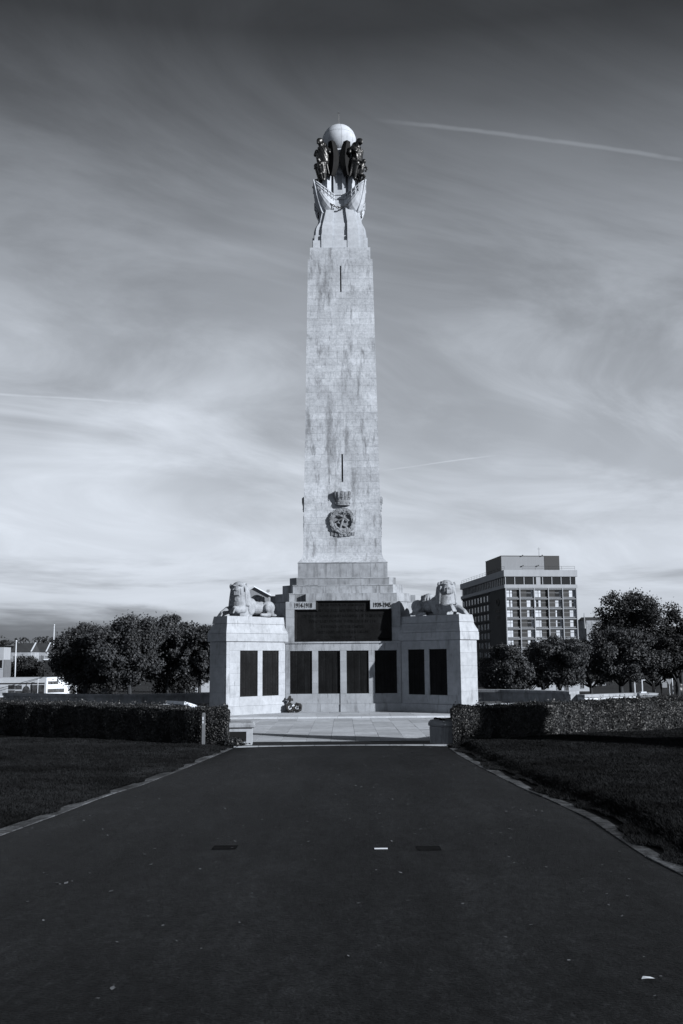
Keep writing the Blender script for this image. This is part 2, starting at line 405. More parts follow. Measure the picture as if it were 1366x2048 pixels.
# two square tarmac repairs
for px, py, wx, wy in ((-1.13, 9.84, .115, .12), (0.79, 9.74, .115, .12)):
    _a, _b = interp(L_edge, py), interp(R_edge, py); z = gz(0, py) + .03 * (1 - (2 * (px - _a) / (_b - _a) - 1) ** 2) + .0035
    struct(MB().add([(px - wx, py - wy, z + .0022), (px + wx, py - wy, z + .0022), (px + wx, py + wy, z - .0022), (px - wx, py + wy, z - .0022)], [(0, 1, 2, 3)]).build('tarmac_repair', M_patch))

# kerb edging stones, one by one, along both sides
def kerb(edge, side, width, y_to, name):
    k = MB().box(-.01, .01, -.01, .01, -.05, -.03); ko = k.build(name, M_kerb); ko.location = (edge[0][0] + side * .3, 3.0, gz(0, 3)); struct(ko)
    base = ko.location.copy(); y = 2.0
    while y < y_to:
        L = random.uniform(.62, .98); y1 = min(y + L, y_to)
        wv = width * random.uniform(.92, 1.06); xa, xb = interp(edge, y + .012), interp(edge, y1 - .012)
        h = random.uniform(.008, .014); za, zb = gz(0, y) , gz(0, y1)
        p0 = Vector((xa, y + .012, 0)); p1 = Vector((xb, y1 - .012, 0)); q0 = p0 + Vector((side * wv, 0, 0)); q1 = p1 + Vector((side * wv, 0, 0))
        ring = [p0, q0, q1, p1] if side > 0 else [q0, p0, p1, q0 * 0 + q1]
        zz = {0: za, 1: zb}
        def zof(p): return za if p.y < (y + y1) / 2 else zb
        m = MB().rings([[(p.x - base.x, p.y - base.y, zof(p) - .1 - base.z) for p in ring],
                        [(p.x - base.x, p.y - base.y, zof(p) + h + random.uniform(-.004, .004) - base.z) for p in ring]])
        m.build('kerb_stone', M_kerb, ko); y = y1
    return ko
kerb(L_edge, -1, .22, 24.1, 'kerb_left')
kerb(R_edge, 1, .17, 23.6, 'kerb_right')
# pale flush kerb stones across the end of the path
ko = struct(MB().box(-.01, .01, -.01, .01, -.06, -.05).build('kerb_cross', M_kerb)); ko.location = (0, 24.5, gz(0, 24.5))
x = -2.62
while x < 2.45:
    L = random.uniform(.55, .85); x1 = min(x + L, 2.5); xm = (x + x1) / 2
    yc_ = -.05 * (xm / 2.6) ** 2
    block('kerb_stone', M_stone, ko, Matrix.Translation((xm, yc_, .0)) @ Matrix.Rotation(-.04 * xm / 2.6, 4, 'Z'), (x1 - x - .015, .16, .07)); x = x1

# lawns: soil sheet a little above the kerb, and grass blades over it
hedgeL = [(-2.80, 24.75), (-3.5, 24.75), (-5.4, 26.2), (-8.0, 28.6), (-10.6, 30.4), (-13.5, 31.6), (-17, 32.2)]
hedgeR = [(2.66, 24.82), (3.9, 25.1), (5.4, 26.3), (7.0, 27.4), (10.1, 29.9), (13, 31.2), (17, 32)]
def lawn_z(y, d, h):
    t = min(max(d / (.45 if h < .1 else .34), 0), 1); return gz(0, y) + .012 + h * (t * t * (3 - 2 * t)) + (.02 * math.sin(y * 1.7) + .015 * math.sin(y * .6)) * t
def lawn(edge, side, width_k, h, hedge, name):
    mb = MB(); vs = []; ds = ([-.15] if side > 0 else []) + [0, .05, .12, .2, .3, .45, .9, 1.6, 2.6, 4, 6, 9, 13, 18, 26]; ylist = list(np.arange(-6, 32.1, .5))
    ke = lambda y: interp(edge, min(y, edge[-1][1])) + side * width_k
    for y in ylist:
        for d in ds: vs.append((ke(y) + side * d, y, lawn_z(y, d, h)))
    n = len(ds); fs = []
    for j in range(len(ylist) - 1):
        for i in range(n - 1):
            f = (j * n + i, j * n + i + 1, (j + 1) * n + i + 1, (j + 1) * n + i); fs.append(f if side > 0 else f[::-1])
    mb.add(vs, fs); o = struct(mb.build(name, M_grassb, None, True))
    # blades
    hx = sorted([(abs(a), b) for a, b in hedge]); N = 430000
    Y = 6.5 + (29 - 6.5) * rng.random(N) ** 1.25; Dd = rng.random(N) ** 1.35 * 7.5; rag = rng.random(N) < .045; Dd = np.where(rag, -(.15 if side < 0 else .26) * rng.random(N) * np.clip(.4 + .9 * np.sin(Y * 2.3) * np.sin(Y * .9 + 1) + .3 * np.sin(Y * 7), 0, 1), Dd)
    X = np.array([abs(ke(y)) for y in Y]) + Dd
    lim = np.interp(X, [p[0] for p in hx], [p[1] for p in hx])
    vis = (X < Y * .36 + 0.6) & (Y < lim + .1)
    X, Y, Dd = X[vis], Y[vis], Dd[vis]; N = len(X)
    Z = np.array([lawn_z(y, d, h) for y, d in zip(Y, Dd)])
    clump = .5 + .5 * np.sin(X * 5.1 + 1.3 * np.sin(Y * 3.7)) * np.sin(Y * 4.3 + X)
    H = (.018 + .026 * rng.random(N)) * (.6 + .7 * clump); W = .0026 + .0024 * rng.random(N) + .00022 * Y
    a = rng.random(N) * 2 * math.pi; lean = H * (.4 + 1.3 * rng.random(N)); b = rng.random(N) * 2 * math.pi
    V = np.empty((N, 3, 3)); Z = np.where(Dd < 0, Z + .004, Z); V[:, 0] = np.stack([side * X - W * np.cos(a), Y - W * np.sin(a), Z - .01], 1)
    V[:, 1] = np.stack([side * X + W * np.cos(a), Y + W * np.sin(a), Z - .01], 1)
    V[:, 2] = np.stack([side * X + lean * np.cos(b), Y + lean * np.sin(b), Z + H], 1)
    me = bpy.data.meshes.new('grass'); me.vertices.add(3 * N); me.vertices.foreach_set('co', V.ravel())
    me.loops.add(3 * N); me.loops.foreach_set('vertex_index', np.arange(3 * N, dtype=np.int32))
    me.polygons.add(N); me.polygons.foreach_set('loop_start', np.arange(0, 3 * N, 3, dtype=np.int32)); me.update(calc_edges=True)
    me.materials.append(M_blade)
    g = stuff(link('grass', me)); g['label'] = 'short grass of the lawn %s the tarmac path' % ('to the left of' if side < 0 else 'to the right of'); g['category'] = 'grass'
lawn(L_edge, -1, .20, .05, hedgeL, 'lawn_left')
lawn(R_edge, 1, .30, .11, hedgeR, 'lawn_right')

# ------------------------------------------------------------------ paving in front of the memorial
pv = struct(MB().sheet([(-5.4, 26.5), (5.4, 26.5), (7.5, 31), (8, 38), (8, 52), (-8, 52), (-8, 38), (-7.5, 31)], .004).build('plaza', M_joint))
cw = .665; col = 0; x = -6 * cw - .33
for c in range(13):
    y = 26.45 + random.uniform(-.3, .0); x0 = -6.5 * cw + c * cw
    while y < 37.55:
        L = random.choice((.62, .85, 1.05, 1.3)); y1 = min(y + L, 37.6)
        ya = max(y, 26.44)
        if y1 - ya > .12:
            h = random.uniform(.018, .024)
            block('paving_slab', M_pave, pv, Matrix.Translation((x0 + cw / 2, (ya + y1) / 2, .004 + h / 2)), (cw - .008, y1 - ya - .008, h))
        y = y1
# raised platform of pale slabs round the memorial
MC = Vector((.03, 44.4, 0)); PZ = .07
def octo(d, h): return [(-h, -d), (h, -d), (d, -h), (d, h), (h, d), (-h, d), (-d, h), (-d, -h)]
pf = struct(MB().prism([(p[0] + MC.x, p[1] + MC.y) for p in octo(6.60, 4.6)], -.1, PZ - .015).build('platform', M_joint))
x = -4.5
while x < 4.5:
    x1 = min(x + random.uniform(.7, 1.15), 4.5)
    block('platform_slab', M_bright, pf, Matrix.Translation(((x + x1) / 2 + MC.x, MC.y - 6.60 + .24, PZ - .05)), (x1 - x - .008, .56, .10)); x = x1
for r_ in range(3):
    x = -4.5 - random.random() * .5
    while x < 4.5:
        x1 = min(x + random.uniform(.75, 1.2), 4.6)
        block('platform_slab', M_pave, pf, Matrix.Translation(((x + x1) / 2 + MC.x, MC.y - 6.08 + .5 + r_ * 1.0, PZ - .05 - .002)), (x1 - x - .010, .985, .10)); x = x1

# ------------------------------------------------------------------ the memorial
mem = empty('naval_memorial', (MC.x, MC.y, 0))
tag(mem, 'tall tapering stone naval memorial column with a globe and bronze figures on top', 'memorial')
TH = .22                                      # face-stone thickness
def fblock(parent, x0, x1, z0, z1, yf, mat=None, proud=0.0, g=.0022, th=TH):
    """one ashlar block on the front face whose outer plane is y = -yf"""
    pr = proud + random.uniform(-.0025, .0025)
    return block('stone_block', mat or M_stone, parent, Matrix.Translation(((x0 + x1) / 2, -yf - pr + th / 2, (z0 + z1) / 2)), (x1 - x0 - 2 * g, th, z1 - z0 - 2 * g))
def splits(a, b, n, jit=.25):
    s = (b - a) / n; return [a] + [a + s * (i + random.uniform(-jit, jit)) for i in range(1, n)] + [b]
def course(parent, a, b, z0, z1, yf, n, mat=None, proud=0.0):
    e = splits(a, b, n)
    for p, q in zip(e, e[1:]): fblock(parent, p, q, z0, z1, yf, mat, proud)

# --- pedestal
ped = MB(); inn = .10
for d, h, z0, z1 in ((3.1, 2.36, PZ - .02, 4.53), (2.85, 2.23, 4.53, 4.895), (2.55, 2.09, 4.895, 5.265), (2.25, 1.95, 5.265, 5.595), (1.91, 1.91 - .001, 5.595, 6.28)):
    ped.prism(octo(d - (.19 if d > 3 else inn), h - inn * .4), z0, z1 - .012)
pedestal = ped.build('pedestal', M_step, mem)
d, h = 3.1, 2.36
for a, b in zip((-2.36, -1.7, -.95, -.13, .13, .9, 1.65), (-1.7, -.95, -.13, .13, .9, 1.65, 2.36)): fblock(pedestal, a, b, PZ, .40, d, proud=.05 if abs(a + b) > .01 else .10)
for a, b in zip((-2.36, -1.28, -.13, .13, 1.28), (-1.28, -.13, .13, 1.28, 2.36)): fblock(pedestal, a, b, .40, .80, d, proud=0 if abs(a + b) > .01 else .035)
piers = ((-2.36, -2.18), (-1.28, -1.03), (-.13, .13), (1.03, 1.28), (2.18, 2.36))
for a, b in piers:
    e = splits(.80, 2.53, 4)
    for p, q in zip(e, e[1:]): fblock(pedestal, a, b, p, q, d, proud=0 if abs(a + b) > .01 else .035)
course(pedestal, -2.36, 2.36, 2.53, 2.83, d, 6)
course(pedestal, -2.40, 2.40, 2.83, 2.90, d, 5, proud=.05)
for sx in (-1, 1):
    e = splits(2.90, 4.22, 4)
    for p, q in zip(e, e[1:]): fblock(pedestal, min(sx * 2.36, sx * 2.0), max(sx * 2.36, sx * 2.0), p, q, d)
    fblock(pedestal, min(sx * 2.36, sx * 1.12), max(sx * 2.36, sx * 1.12), 4.22, 4.54, d)
    fblock(pedestal, min(sx * 1.53, sx * 1.12), max(sx * 1.53, sx * 1.12), 4.54, 4.88, d, th=.5)
e = splits(-1.12, 1.12, 3)
for p, q in zip(e, e[1:]): fblock(pedestal, p, q, 4.58, 4.88, d, M_step, th=.5)
for d2, h2, z0, z1, n in ((2.85, 2.23, 4.54, 4.90, 5), (2.55, 2.09, 4.90, 5.27, 6), (2.25, 1.95, 5.27, 5.60, 5), (1.91, 1.91, 5.60, 6.28, 5)):
    course(pedestal, -h2, h2, z0, z1 - .045, d2, n, M_step)
    course(pedestal, -h2 - .012, h2 + .012, z1 - .045, z1 - .001, d2, max(2, n - 2), M_stone, .018)  # added lip in paler stone paints the highlight along each step's top edge
    if d2 > h2 + .05:
        wch = (d2 - h2) * math.sqrt(2); rad = (d2 + h2) / math.sqrt(2)
        for s_ in (-1, 1):
            Mx = Matrix.Rotation(s_ * R(45), 4, 'Z') @ Matrix.Translation((0, -rad + .11, (z0 + z1) / 2))
            block('stone_block', M_step, pedestal, Mx, (wch - .006, .22, z1 - z0 - .008))
        for s_ in (-1, 1):                     # the side faces that show in profile
            e = splits(-h2, h2, 5)
            for p, q in zip(e, e[1:]):
                block('stone_block', M_step, pedestal, Matrix.Rotation(s_ * R(90), 4, 'Z') @ Matrix.Translation(((p + q) / 2, -d2 + .11, (z0 + z1) / 2)), (q - p - .008, .22, z1 - z0 - .008))
# raised block above the side and rear tablets
for k in (1, 2, 3):
    block('stone_block', M_step, pedestal, Matrix.Rotation(k * R(90), 4, 'Z') @ Matrix.Translation((0, -2.95, 4.71)), (3.06, .30, .34))
# inscription plaque: stepped bronze tablet in a moulded frame
T_out = [(-2.0, 2.93), (2.0, 2.93), (2.0, 4.22), (1.12, 4.22), (1.12, 4.58), (-1.12, 4.58), (-1.12, 4.22), (-2.0, 4.22)]
def inset(poly, t): # the tablet outline shrunk by t
    sx = lambda v: v - math.copysign(t, v)
    return [(sx(x), z + t if z < 3 else z - t) for x, z in poly]
T_in = inset(T_out, .075); T_b = inset(T_out, .10)
plq = MB(); plq.add([(x, -2.985, z) for x, z in T_b], [tuple(range(8))])
plaque = plq.build('inscription_plaque', M_bronze, mem)
fr = MB(); n8 = 8
vs = [(x, -3.085, z) for x, z in inset(T_out, .004)] + [(x, -3.075, z) for x, z in inset(T_out, .03)] + [(x, -3.02, z) for x, z in T_in] + [(x, -2.985, z) for x, z in T_b]
fr.add(vs, [(r_ * n8 + i, r_ * n8 + (i + 1) % n8, (r_ + 1) * n8 + (i + 1) % n8, (r_ + 1) * n8 + i) for r_ in range(3) for i in range(n8)])
fr.build('frame', M_bronze, plaque)
rows = [('IN HONOUR OF THE NAVY', 4.40), ('AND TO THE ABIDING MEMORY', 4.17), ('OF THESE RANKS AND RATINGS OF THIS PORT', 3.95), ('WHO LAID DOWN THEIR LIVES IN THE', 3.73),
        ('DEFENCE OF THE EMPIRE', 3.51), ('AND HAVE NO OTHER GRAVE', 3.29), ('THAN THE SEA', 3.07)]
for s_, z in rows:
    text_mesh('lettering', s_, .145 if z > 4.3 else .155, M_bronze, plaque, face_mat(0, -2.985, z), .002, .012, space=1.02)
text_mesh('date_lettering', '1914-1918', .235, M_black, mem, face_mat(-1.645, -3.106, 4.372) @ Matrix.Diagonal((.74, 1.1, 1, 1)), .007, .003)
text_mesh('date_lettering', '1939-1945', .235, M_black, mem, face_mat(1.60, -3.106, 4.372) @ Matrix.Diagonal((.74, 1.1, 1, 1)), .007, .003)
# name panels
def name_panel_mesh(wd, hg):
    mb = MB(); fr_ = .035
    mb.box(-wd / 2, wd / 2, -.02, .02, 0, hg)
    for x0, x1, z0, z1 in ((-wd / 2, -wd / 2 + fr_, 0, hg), (wd / 2 - fr_, wd / 2, 0, hg), (-wd / 2 + fr_, wd / 2 - fr_, 0, fr_), (-wd / 2 + fr_, wd / 2 - fr_, hg - fr_, hg)):
        mb.box(x0, x1, -.032, -.0202, z0 + .0005, z1 - .0005)
    # rows of raised names in three columns
    rr = random.Random(3); nrow = int((hg - .16) / .034)
    for c in range(3):
        cx0 = -wd / 2 + fr_ + .02 + c * (wd - 2 * fr_ - .02) / 3; cwid = (wd - 2 * fr_ - .02) / 3 - .025
        for r_ in range(nrow):
            z = .08 + r_ * .034; L = cwid * rr.uniform(.55, 1.0)
            mb.add([(cx0, -.0203, z), (cx0 + L, -.0203, z), (cx0 + L, -.026, z + .008), (cx0, -.026, z + .008), (cx0, -.0203, z + .017), (cx0 + L, -.0203, z + .017)], [(0, 1, 2, 3), (3, 2, 5, 4)])
        if c: mb.box(cx0 - .016, cx0 - .010, -.028, -.0203, .05, hg - .05)
    me = mb.mesh('name_panel'); me.materials.append(M_bronze); return me
pm = name_panel_mesh(.90, 1.73)
for xc in (-1.73, -.58, .58, 1.73):
    o = link('name_panel', pm, mem); o.location = (xc, -3.03, .80)

# --- four diagonal bastions, each with wall stones, cap courses and two name panels on the side
BW = 1.05; B0, B1 = 3.86, 6.93          # along the diagonal (local x = outward)
def bastion():
    bm_ = MB(); bm_.box(B0 - .6, B1 - .12, -BW / 2 + .12, BW / 2 - .12, 0, 3.88)
    b = bm_.build('bastion', M_stone, mem)
    def fb(x0, x1, z0, z1, yface, proud=0.0, mat=None, th=.18):
        for s_ in (-1, 1):
            pr = proud + random.uniform(-.002, .002)
            block('stone_block', mat or M_white, b, Matrix.Translation(((x0 + x1) / 2, s_ * (yface + pr - th / 2), (z0 + z1) / 2)), (x1 - x0 - .004, th, z1 - z0 - .004))
    yf = BW / 2; w0 = B0 + .02
    pa, pb = (w0 + .36, w0 + 1.22), (w0 + 1.47, w0 + 2.37)     # panel openings
    # end stones span the whole width
    def endb(z0, z1, x1, width, mat=M_white, th=.16): block('stone_block', mat, b, Matrix.Translation((x1 - th / 2, 0, (z0 + z1) / 2)), (th, width - .004, z1 - z0 - .004))
    for e0, e1 in zip((.0, .40, .92, 1.42, 1.9, 2.4), (.40, .92, 1.42, 1.9, 2.4, 2.90)):
        z0 = max(e0, PZ - .02)
        ov = .05 if e0 == 0 else 0
        endb(z0, e1, B1 + ov, BW + 2 * ov)
    E1 = B1 - .16
    for x0, x1 in zip((w0, w0 + .8, w0 + 1.75), (w0 + .8, w0 + 1.75, E1 + .05)): fb(x0, x1, PZ - .02, .40, yf, .05)
    for x0, x1 in zip((w0, w0 + 1.35, w0 + 2.4), (w0 + 1.35, w0 + 2.4, E1)): fb(x0, x1, .40, .76, yf)
    for x0, x1 in ((w0, pa[0]), (pa[1], pb[0]), (pb[1], E1)):
        for z0, z1 in zip((.76, 1.2, 1.66, 2.1), (1.2, 1.66, 2.1, 2.55)): fb(x0, x1, z0, z1, yf)
    for x0, x1 in zip((w0, w0 + 1.0, w0 + 2.0), (w0 + 1.0, w0 + 2.0, E1)): fb(x0, x1, 2.55, 2.90, yf)
    me = name_panel_mesh(.88, 1.79)
    for s_, rz in ((-1, 0), (1, math.pi)):
        for p in (pa, pb):
            o = link('name_panel', me, b); o.location = ((p[0] + p[1]) / 2, s_ * (yf - .06), .76); o.rotation_euler = (0, 0, rz)
    # cap: plain band, scotia, top block (each course of two long stones and an end stone)
    sec = [(2.905, .07), (3.215, .07)], [(3.225, .055), (3.30, .05), (3.40, .00), (3.50, -.045), (3.595, -.07)], [(3.605, -.055), (3.895, -.10)]
    for s_ in sec:
        for x0, x1, end in ((B0 - .35, B0 + .9, 0), (B0 + .904, B0 + 1.9, 0), (B0 + 1.904, B1, 1)):
            mm = MB(); mm.rings([[(x0, -BW / 2 - o_, z), (x1 + (o_ if end else 0), -BW / 2 - o_, z), (x1 + (o_ if end else 0), BW / 2 + o_, z), (x0, BW / 2 + o_, z)] for z, o_ in s_])
            mm.build('cap_stone', M_white, b)
    return b
bast = bastion()
bastions = [bast] + [copy_tree(bast, mem) for _ in range(3)]
ANG = [R(-45), R(-135), R(135), R(45)]      # front right, front left, rear left, rear right
for b, a in zip(bastions, ANG): b.rotation_euler = (0, 0, a)

# --- shaft: face stones of every course on the front, joined stones on the other three sides
Z0, Z1, H0, H1 = 6.70, 20.03, 1.69, 1.455
hwf = lambda z: H0 + (H1 - H0) * (z - Z0) / (Z1 - Z0)
cav = [(6.28, 1.905), (6.33, 1.86), (6.40, 1.80), (6.50, 1.74), (6.60, 1.705), (6.70, 1.69)]
sq = lambda r_, z: [(-r_, -r_, z), (r_, -r_, z), (r_, r_, z), (-r_, r_, z)]
shm = MB(); shm.rings([sq(r_ - .002, z) for z, r_ in cav]); shm.rings([sq(H0 - .20, Z0 - .2), sq(H1 - .20, Z1)])
shaft = shm.build('shaft', M_shaft, mem)
NC = 43; cz = [Z0 + (Z1 - Z0) * (i / NC) for i in range(NC + 1)]
slits = ((18.74, 19.44), (10.08, 10.81))
side = MB()
def frust(mb, x0, x1, z0, z1, rot=0, g=.0022, th=.21, lim=False):
    a, b = hwf(z0), hwf(z1); pr = random.uniform(-.002, .002)
    def X(x, hw_): return x * hw_
    k0, k1 = (x0 * a, x1 * a), (x0 * b, x1 * b)
    ga, gb = (0 if x0 <= -.999 else g), (0 if x1 >= .999 else g)
    A = [(k0[0] + ga, -a - pr, z0 + g), (k0[1] - gb, -a - pr, z0 + g), (k0[1] - gb, -a + th, z0 + g), (k0[0] + ga, -a + th, z0 + g)]
    B = [(k1[0] + ga, -b - pr, z1 - g), (k1[1] - gb, -b - pr, z1 - g), (k1[1] - gb, -b + th, z1 - g), (k1[0] + ga, -b + th, z1 - g)]
    if rot:
        Mr = Matrix.Rotation(rot, 3, 'Z'); A = [Mr @ Vector(p) for p in A]; B = [Mr @ Vector(p) for p in B]
    mb.rings([A, B])
for i in range(NC):
    z0, z1 = cz[i], cz[i + 1]; n = random.choice((4, 5, 5)); off = .12 if i % 2 else -.12
    e = [-1] + [-1 + 2 * (k + off * 2 + random.uniform(-.16, .16)) / n for k in range(1, n)] + [1]
    slit = any(z0 < s1 - .02 and z1 > s0 + .02 for s0, s1 in slits); xs_ = .012
    if slit:
        k = min(range(1, n), key=lambda q: abs(e[q] - xs_)); e[k] = xs_
    for p, q in zip(e, e[1:]):
        wid = .02
        if slit and abs(p - xs_) < 1e-6: p = p + wid
        if slit and abs(q - xs_) < 1e-6: q = q - wid
        m = MB(); frust(m, p, q, z0, z1); m.build('stone_block', M_shaft, shaft)
    for rot in (R(90), R(180), R(270)):
        n = random.choice((4, 5)); e = splits(-.87, .87, n, .15)
        if rot == R(180): e[0], e[-1] = -1, 1
        for p, q in zip(e, e[1:]): frust(side, p, q, z0, z1, rot)
stuff(side.build('side_stones', M_shaft, shaft))
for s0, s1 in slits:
    MB().box(-.10, .14, -hwf(s0) + .19, -hwf(s0) + .25, s0 - .1, s1 + .1).build('slit_shade_panel', M_slit_shade, shaft)  # near-black panel paints in the shade deep inside the slit
# cap band
cb = MB(); cb.rings([sq(1.37, 20.03), sq(1.365, 20.62)])
cap = MB().rings([sq(1.30, 20.03), sq(1.30, 20.61)]).build('cap_band', M_shaft, mem)
for k in range(4):
    e = splits(-1.37, 1.37, 3) if k % 2 == 0 else splits(-1.15, 1.15, 3)
    for p, q in zip(e, e[1:]):
        block('stone_block', M_shaft, cap, Matrix.Rotation(k * R(90), 4, 'Z') @ Matrix.Translation(((p + q) / 2, -1.37 + .11, 20.33)), (q - p - .006, .22, .595))

# --- lantern base: cross plan with paired piers and a sunk strip on every face
lant = MB(); prof = [(20.63, 1.265, .85), (21.30, 1.265, .85), (21.302, 1.215, .835), (21.62, 1.19, .82), (21.80, 1.14, .80), (22.02, 1.02, .76), (22.6, .92, .64), (23.2, .84, .60)]
lant.rings([sq(a - .10, z) for z, a, b in prof])
lb = lant.build('lantern_base', M_top, mem)
pr_me = MB()
pr_me.rings([[(-b, -a, z), (-.335 * (1 if z < 22.1 else .8), -a, z), (-.335 * (1 if z < 22.1 else .8), -a + .5, z), (-b, -a + .5, z)] for z, a, b in prof])
pm_ = pr_me.mesh('pier'); pm_.materials.append(M_top)
pr_m2 = MB(); pr_m2.rings([[(.335 * (1 if z < 22.1 else .8), -a, z), (b, -a, z), (b, -a + .5, z), (.335 * (1 if z < 22.1 else .8), -a + .5, z)] for z, a, b in prof])
pm2 = pr_m2.mesh('pier'); pm2.materials.append(M_top)
for k in range(4):
    for me in (pm_, pm2):
        o = link('pier', me, lb); o.rotation_euler = (0, 0, k * R(90))
    # low plinth stone between and beside the piers
    block('stone_block', M_top, lb, Matrix.Rotation(k * R(90), 4, 'Z') @ Matrix.Translation((0, -1.195, 20.83)), (.66, .10, .40))
for sx in (-1, 1):
    for sy in (-1, 1): block('stone_block', M_top, lb, Matrix.Translation((sx * 1.02, sy * 1.02, 20.83)), (.42, .42, .40))
# entablature and the open lantern above it
lan = MB(); lan.box(-.66, .66, -.66, .66, 23.18, 23.24); lan.box(-.70, .70, -.70, .70, 23.25, 23.46); lan.box(-.74, .74, -.74, .74, 23.462, 23.50)
lan.box(-.34, .34, -.34, .34, 23.5, 25.9)
lantern = lan.build('lantern', M_top, mem)
arm = MB(); arm.box(-.28, -.11, -.66, -.3, 23.5, 24.58); arm.box(.12, .28, -.66, -.3, 23.5, 24.58); arm.box(-.11, .12, -.52, -.3, 23.5, 24.58); arm.box(-.11, .12, -.655, -.52, 23.5, 23.75)
arm.box(-.30, .30, -.70, -.3, 24.582, 24.70); arm.box(-.24, .24, -.62, -.3, 24.702, 24.95); arm.box(-.28, .28, -.66, -.3, 24.952, 25.04); arm.box(-.22, .22, -.58, -.3, 25.042, 25.35); arm.box(-.25, .25, -.62, -.3, 25.352, 25.45); arm.box(-.2, .2, -.52, -.3, 25.452, 25.9)
am = arm.mesh('lantern_arm'); am.materials.append(M_top)
cpl = MB(); cpl.box(-.13, .13, -.16, .16, 23.5, 25.6); cm = cpl.mesh('corner_pillar'); cm.materials.append(M_top)
for k in range(4):
    o = link('lantern_arm', am, lantern); o.rotation_euler = (0, 0, k * R(90))
    o = link('corner_pillar', cm, lantern); o.rotation_euler = (0, 0, k * R(90) + R(45)); a = k * R(90) + R(45); o.location = (.84 * math.cos(a), .84 * math.sin(a), 0)
gl = MB(); gl.ell((0, 0, 26.49), .80, None, 48, 30); globe = gl.build('globe', M_top, mem, True)
jn = MB()
for k in range(4):
    a = k * R(45) + R(8); jn.torus((0, 0, 26.49), .801, .0035, 64, 4, Matrix.Rotation(a, 3, 'Z') @ Matrix.Rotation(R(90), 3, 'X'))
jn.torus((0, 0, 26.71), math.sqrt(.8 ** 2 - .22 ** 2), .0035, 64, 4)
jn.build('globe_joints', M_joint, globe)
rod = MB(); rod.tube([(0, 0, 27.2), (-.02, 0, 28.02)], [.012, .006], 6); rod.tube([(-.08, 0, 27.98), (-.02, 0, 27.92), (.05, 0, 27.96)], .006, 5); rod.tube([(-.02, -.07, 27.96), (-.02, 0, 27.92), (-.02, .07, 27.96)], .006, 5)
rod.build('lightning_rod', M_metald, globe)

# --- ship prows on the four diagonals (local x outward)
def prow():
    secs = []; N = 12
    rs_ = [.72, .84, .98, 1.15, 1.32, 1.46, 1.56, 1.62]
    hb = [.42, .44, .44, .40, .32, .22, .12, .03]; top = [23.42, 23.42, 23.45, 23.53, 23.63, 23.75, 23.86, 23.93]
    kee = [22.50, 22.46, 22.46, 22.60, 22.86, 23.20, 23.54, 23.80]
    mb = MB(); rings = []; fr_ = np.linspace(rs_[0], rs_[-1], 26)
    for r_, h_, t_, k_ in zip(fr_, np.interp(fr_, rs_, hb), np.interp(fr_, rs_, top), np.interp(fr_, rs_, kee)):
        half = []
        for j in range(N + 1):
            u = j / N; zz = k_ + (t_ - k_) * u; f = math.sin(min(1, u * 2.0) * math.pi / 2) ** .62 * (1 - .16 * max(0, u - .5))
            st = .014 * ((j % 2)) if 2 < j < N - 2 else 0      # lapped strakes
            half.append((h_ * f + st * min(1, h_ * 4), zz))
        rings.append([(r_, -y, z) for y, z in half] + [(r_, y, z) for y, z in half[::-1]])
    mb.rings(rings)
    p = mb.build('ship_prow', M_top, mem, False, True)
    st = MB(); st.tube([(1.70, 0, 23.98), (1.60, 0, 23.70), (1.50, 0, 23.36), (1.36, 0, 22.98), (1.20, 0, 22.64), (1.04, 0, 22.44)], [.035, .04, .042, .045, .05, .055], 8)
    st.build('stem_post', M_top, p, True)
    rl = MB(); ra = MB()
    for s_ in (-1, 1):
        pts = [(r_, s_ * (h_ * .92 + .02), t_ + .0) for r_, h_, t_ in zip(rs_, hb, top)]
        rl.tube(pts, .03, 6); rl.tube([(x, y * 1.06, z - .20 * (1 - max(0, x - 1.1) * .9)) for x, y, z in pts], .022, 6)
        for q in range(1, 6): ra.box(pts[q][0] - .018, pts[q][0] + .018, pts[q][1] - .03, pts[q][1] + .03, pts[q][2] - .30, pts[q][2] + .05)
    rl.build('rail', M_top, p, True); ra.build('rib', M_stone, p)
    bk_ = MB(); bk_.limb([(1.0, 0, 22.5), (.92, 0, 22.25), (.86, 0, 22.0)], [.17, .14, .10]); bk_.build('bracket', M_top, p, True)
    return p
pw = prow(); prows = [pw] + [copy_tree(pw, mem) for _ in range(3)]
for o, a in zip(prows, ANG): o.rotation_euler = (0, 0, a)
# chain swags between neighbouring prows
link_me = MB().torus((0, 0, 0), .045, .019, 12, 6, None, (1.35, .85)).mesh('chain_link'); link_me.materials.append(M_metald)
for k in range(4):
    ch = empty('chain', (0, 0, 0), k * R(90), mem)
    pts = [Vector((-.44 + .88 * t, -1.00, 22.95 - .24 * (1 - (2 * t - 1) ** 2))) for t in np.linspace(0, 1, 10)]
    for j in range(9):
        d_ = (pts[j + 1] - pts[j]).normalized(); c = (pts[j] + pts[j + 1]) / 2
        q = d_.to_track_quat('X', 'Z').to_matrix().to_4x4() @ Matrix.Rotation(R(90) * (j % 2) + R(20), 4, 'X')
        o = link('chain_link', link_me, ch); o.matrix_local = Matrix.Translation(c) @ q

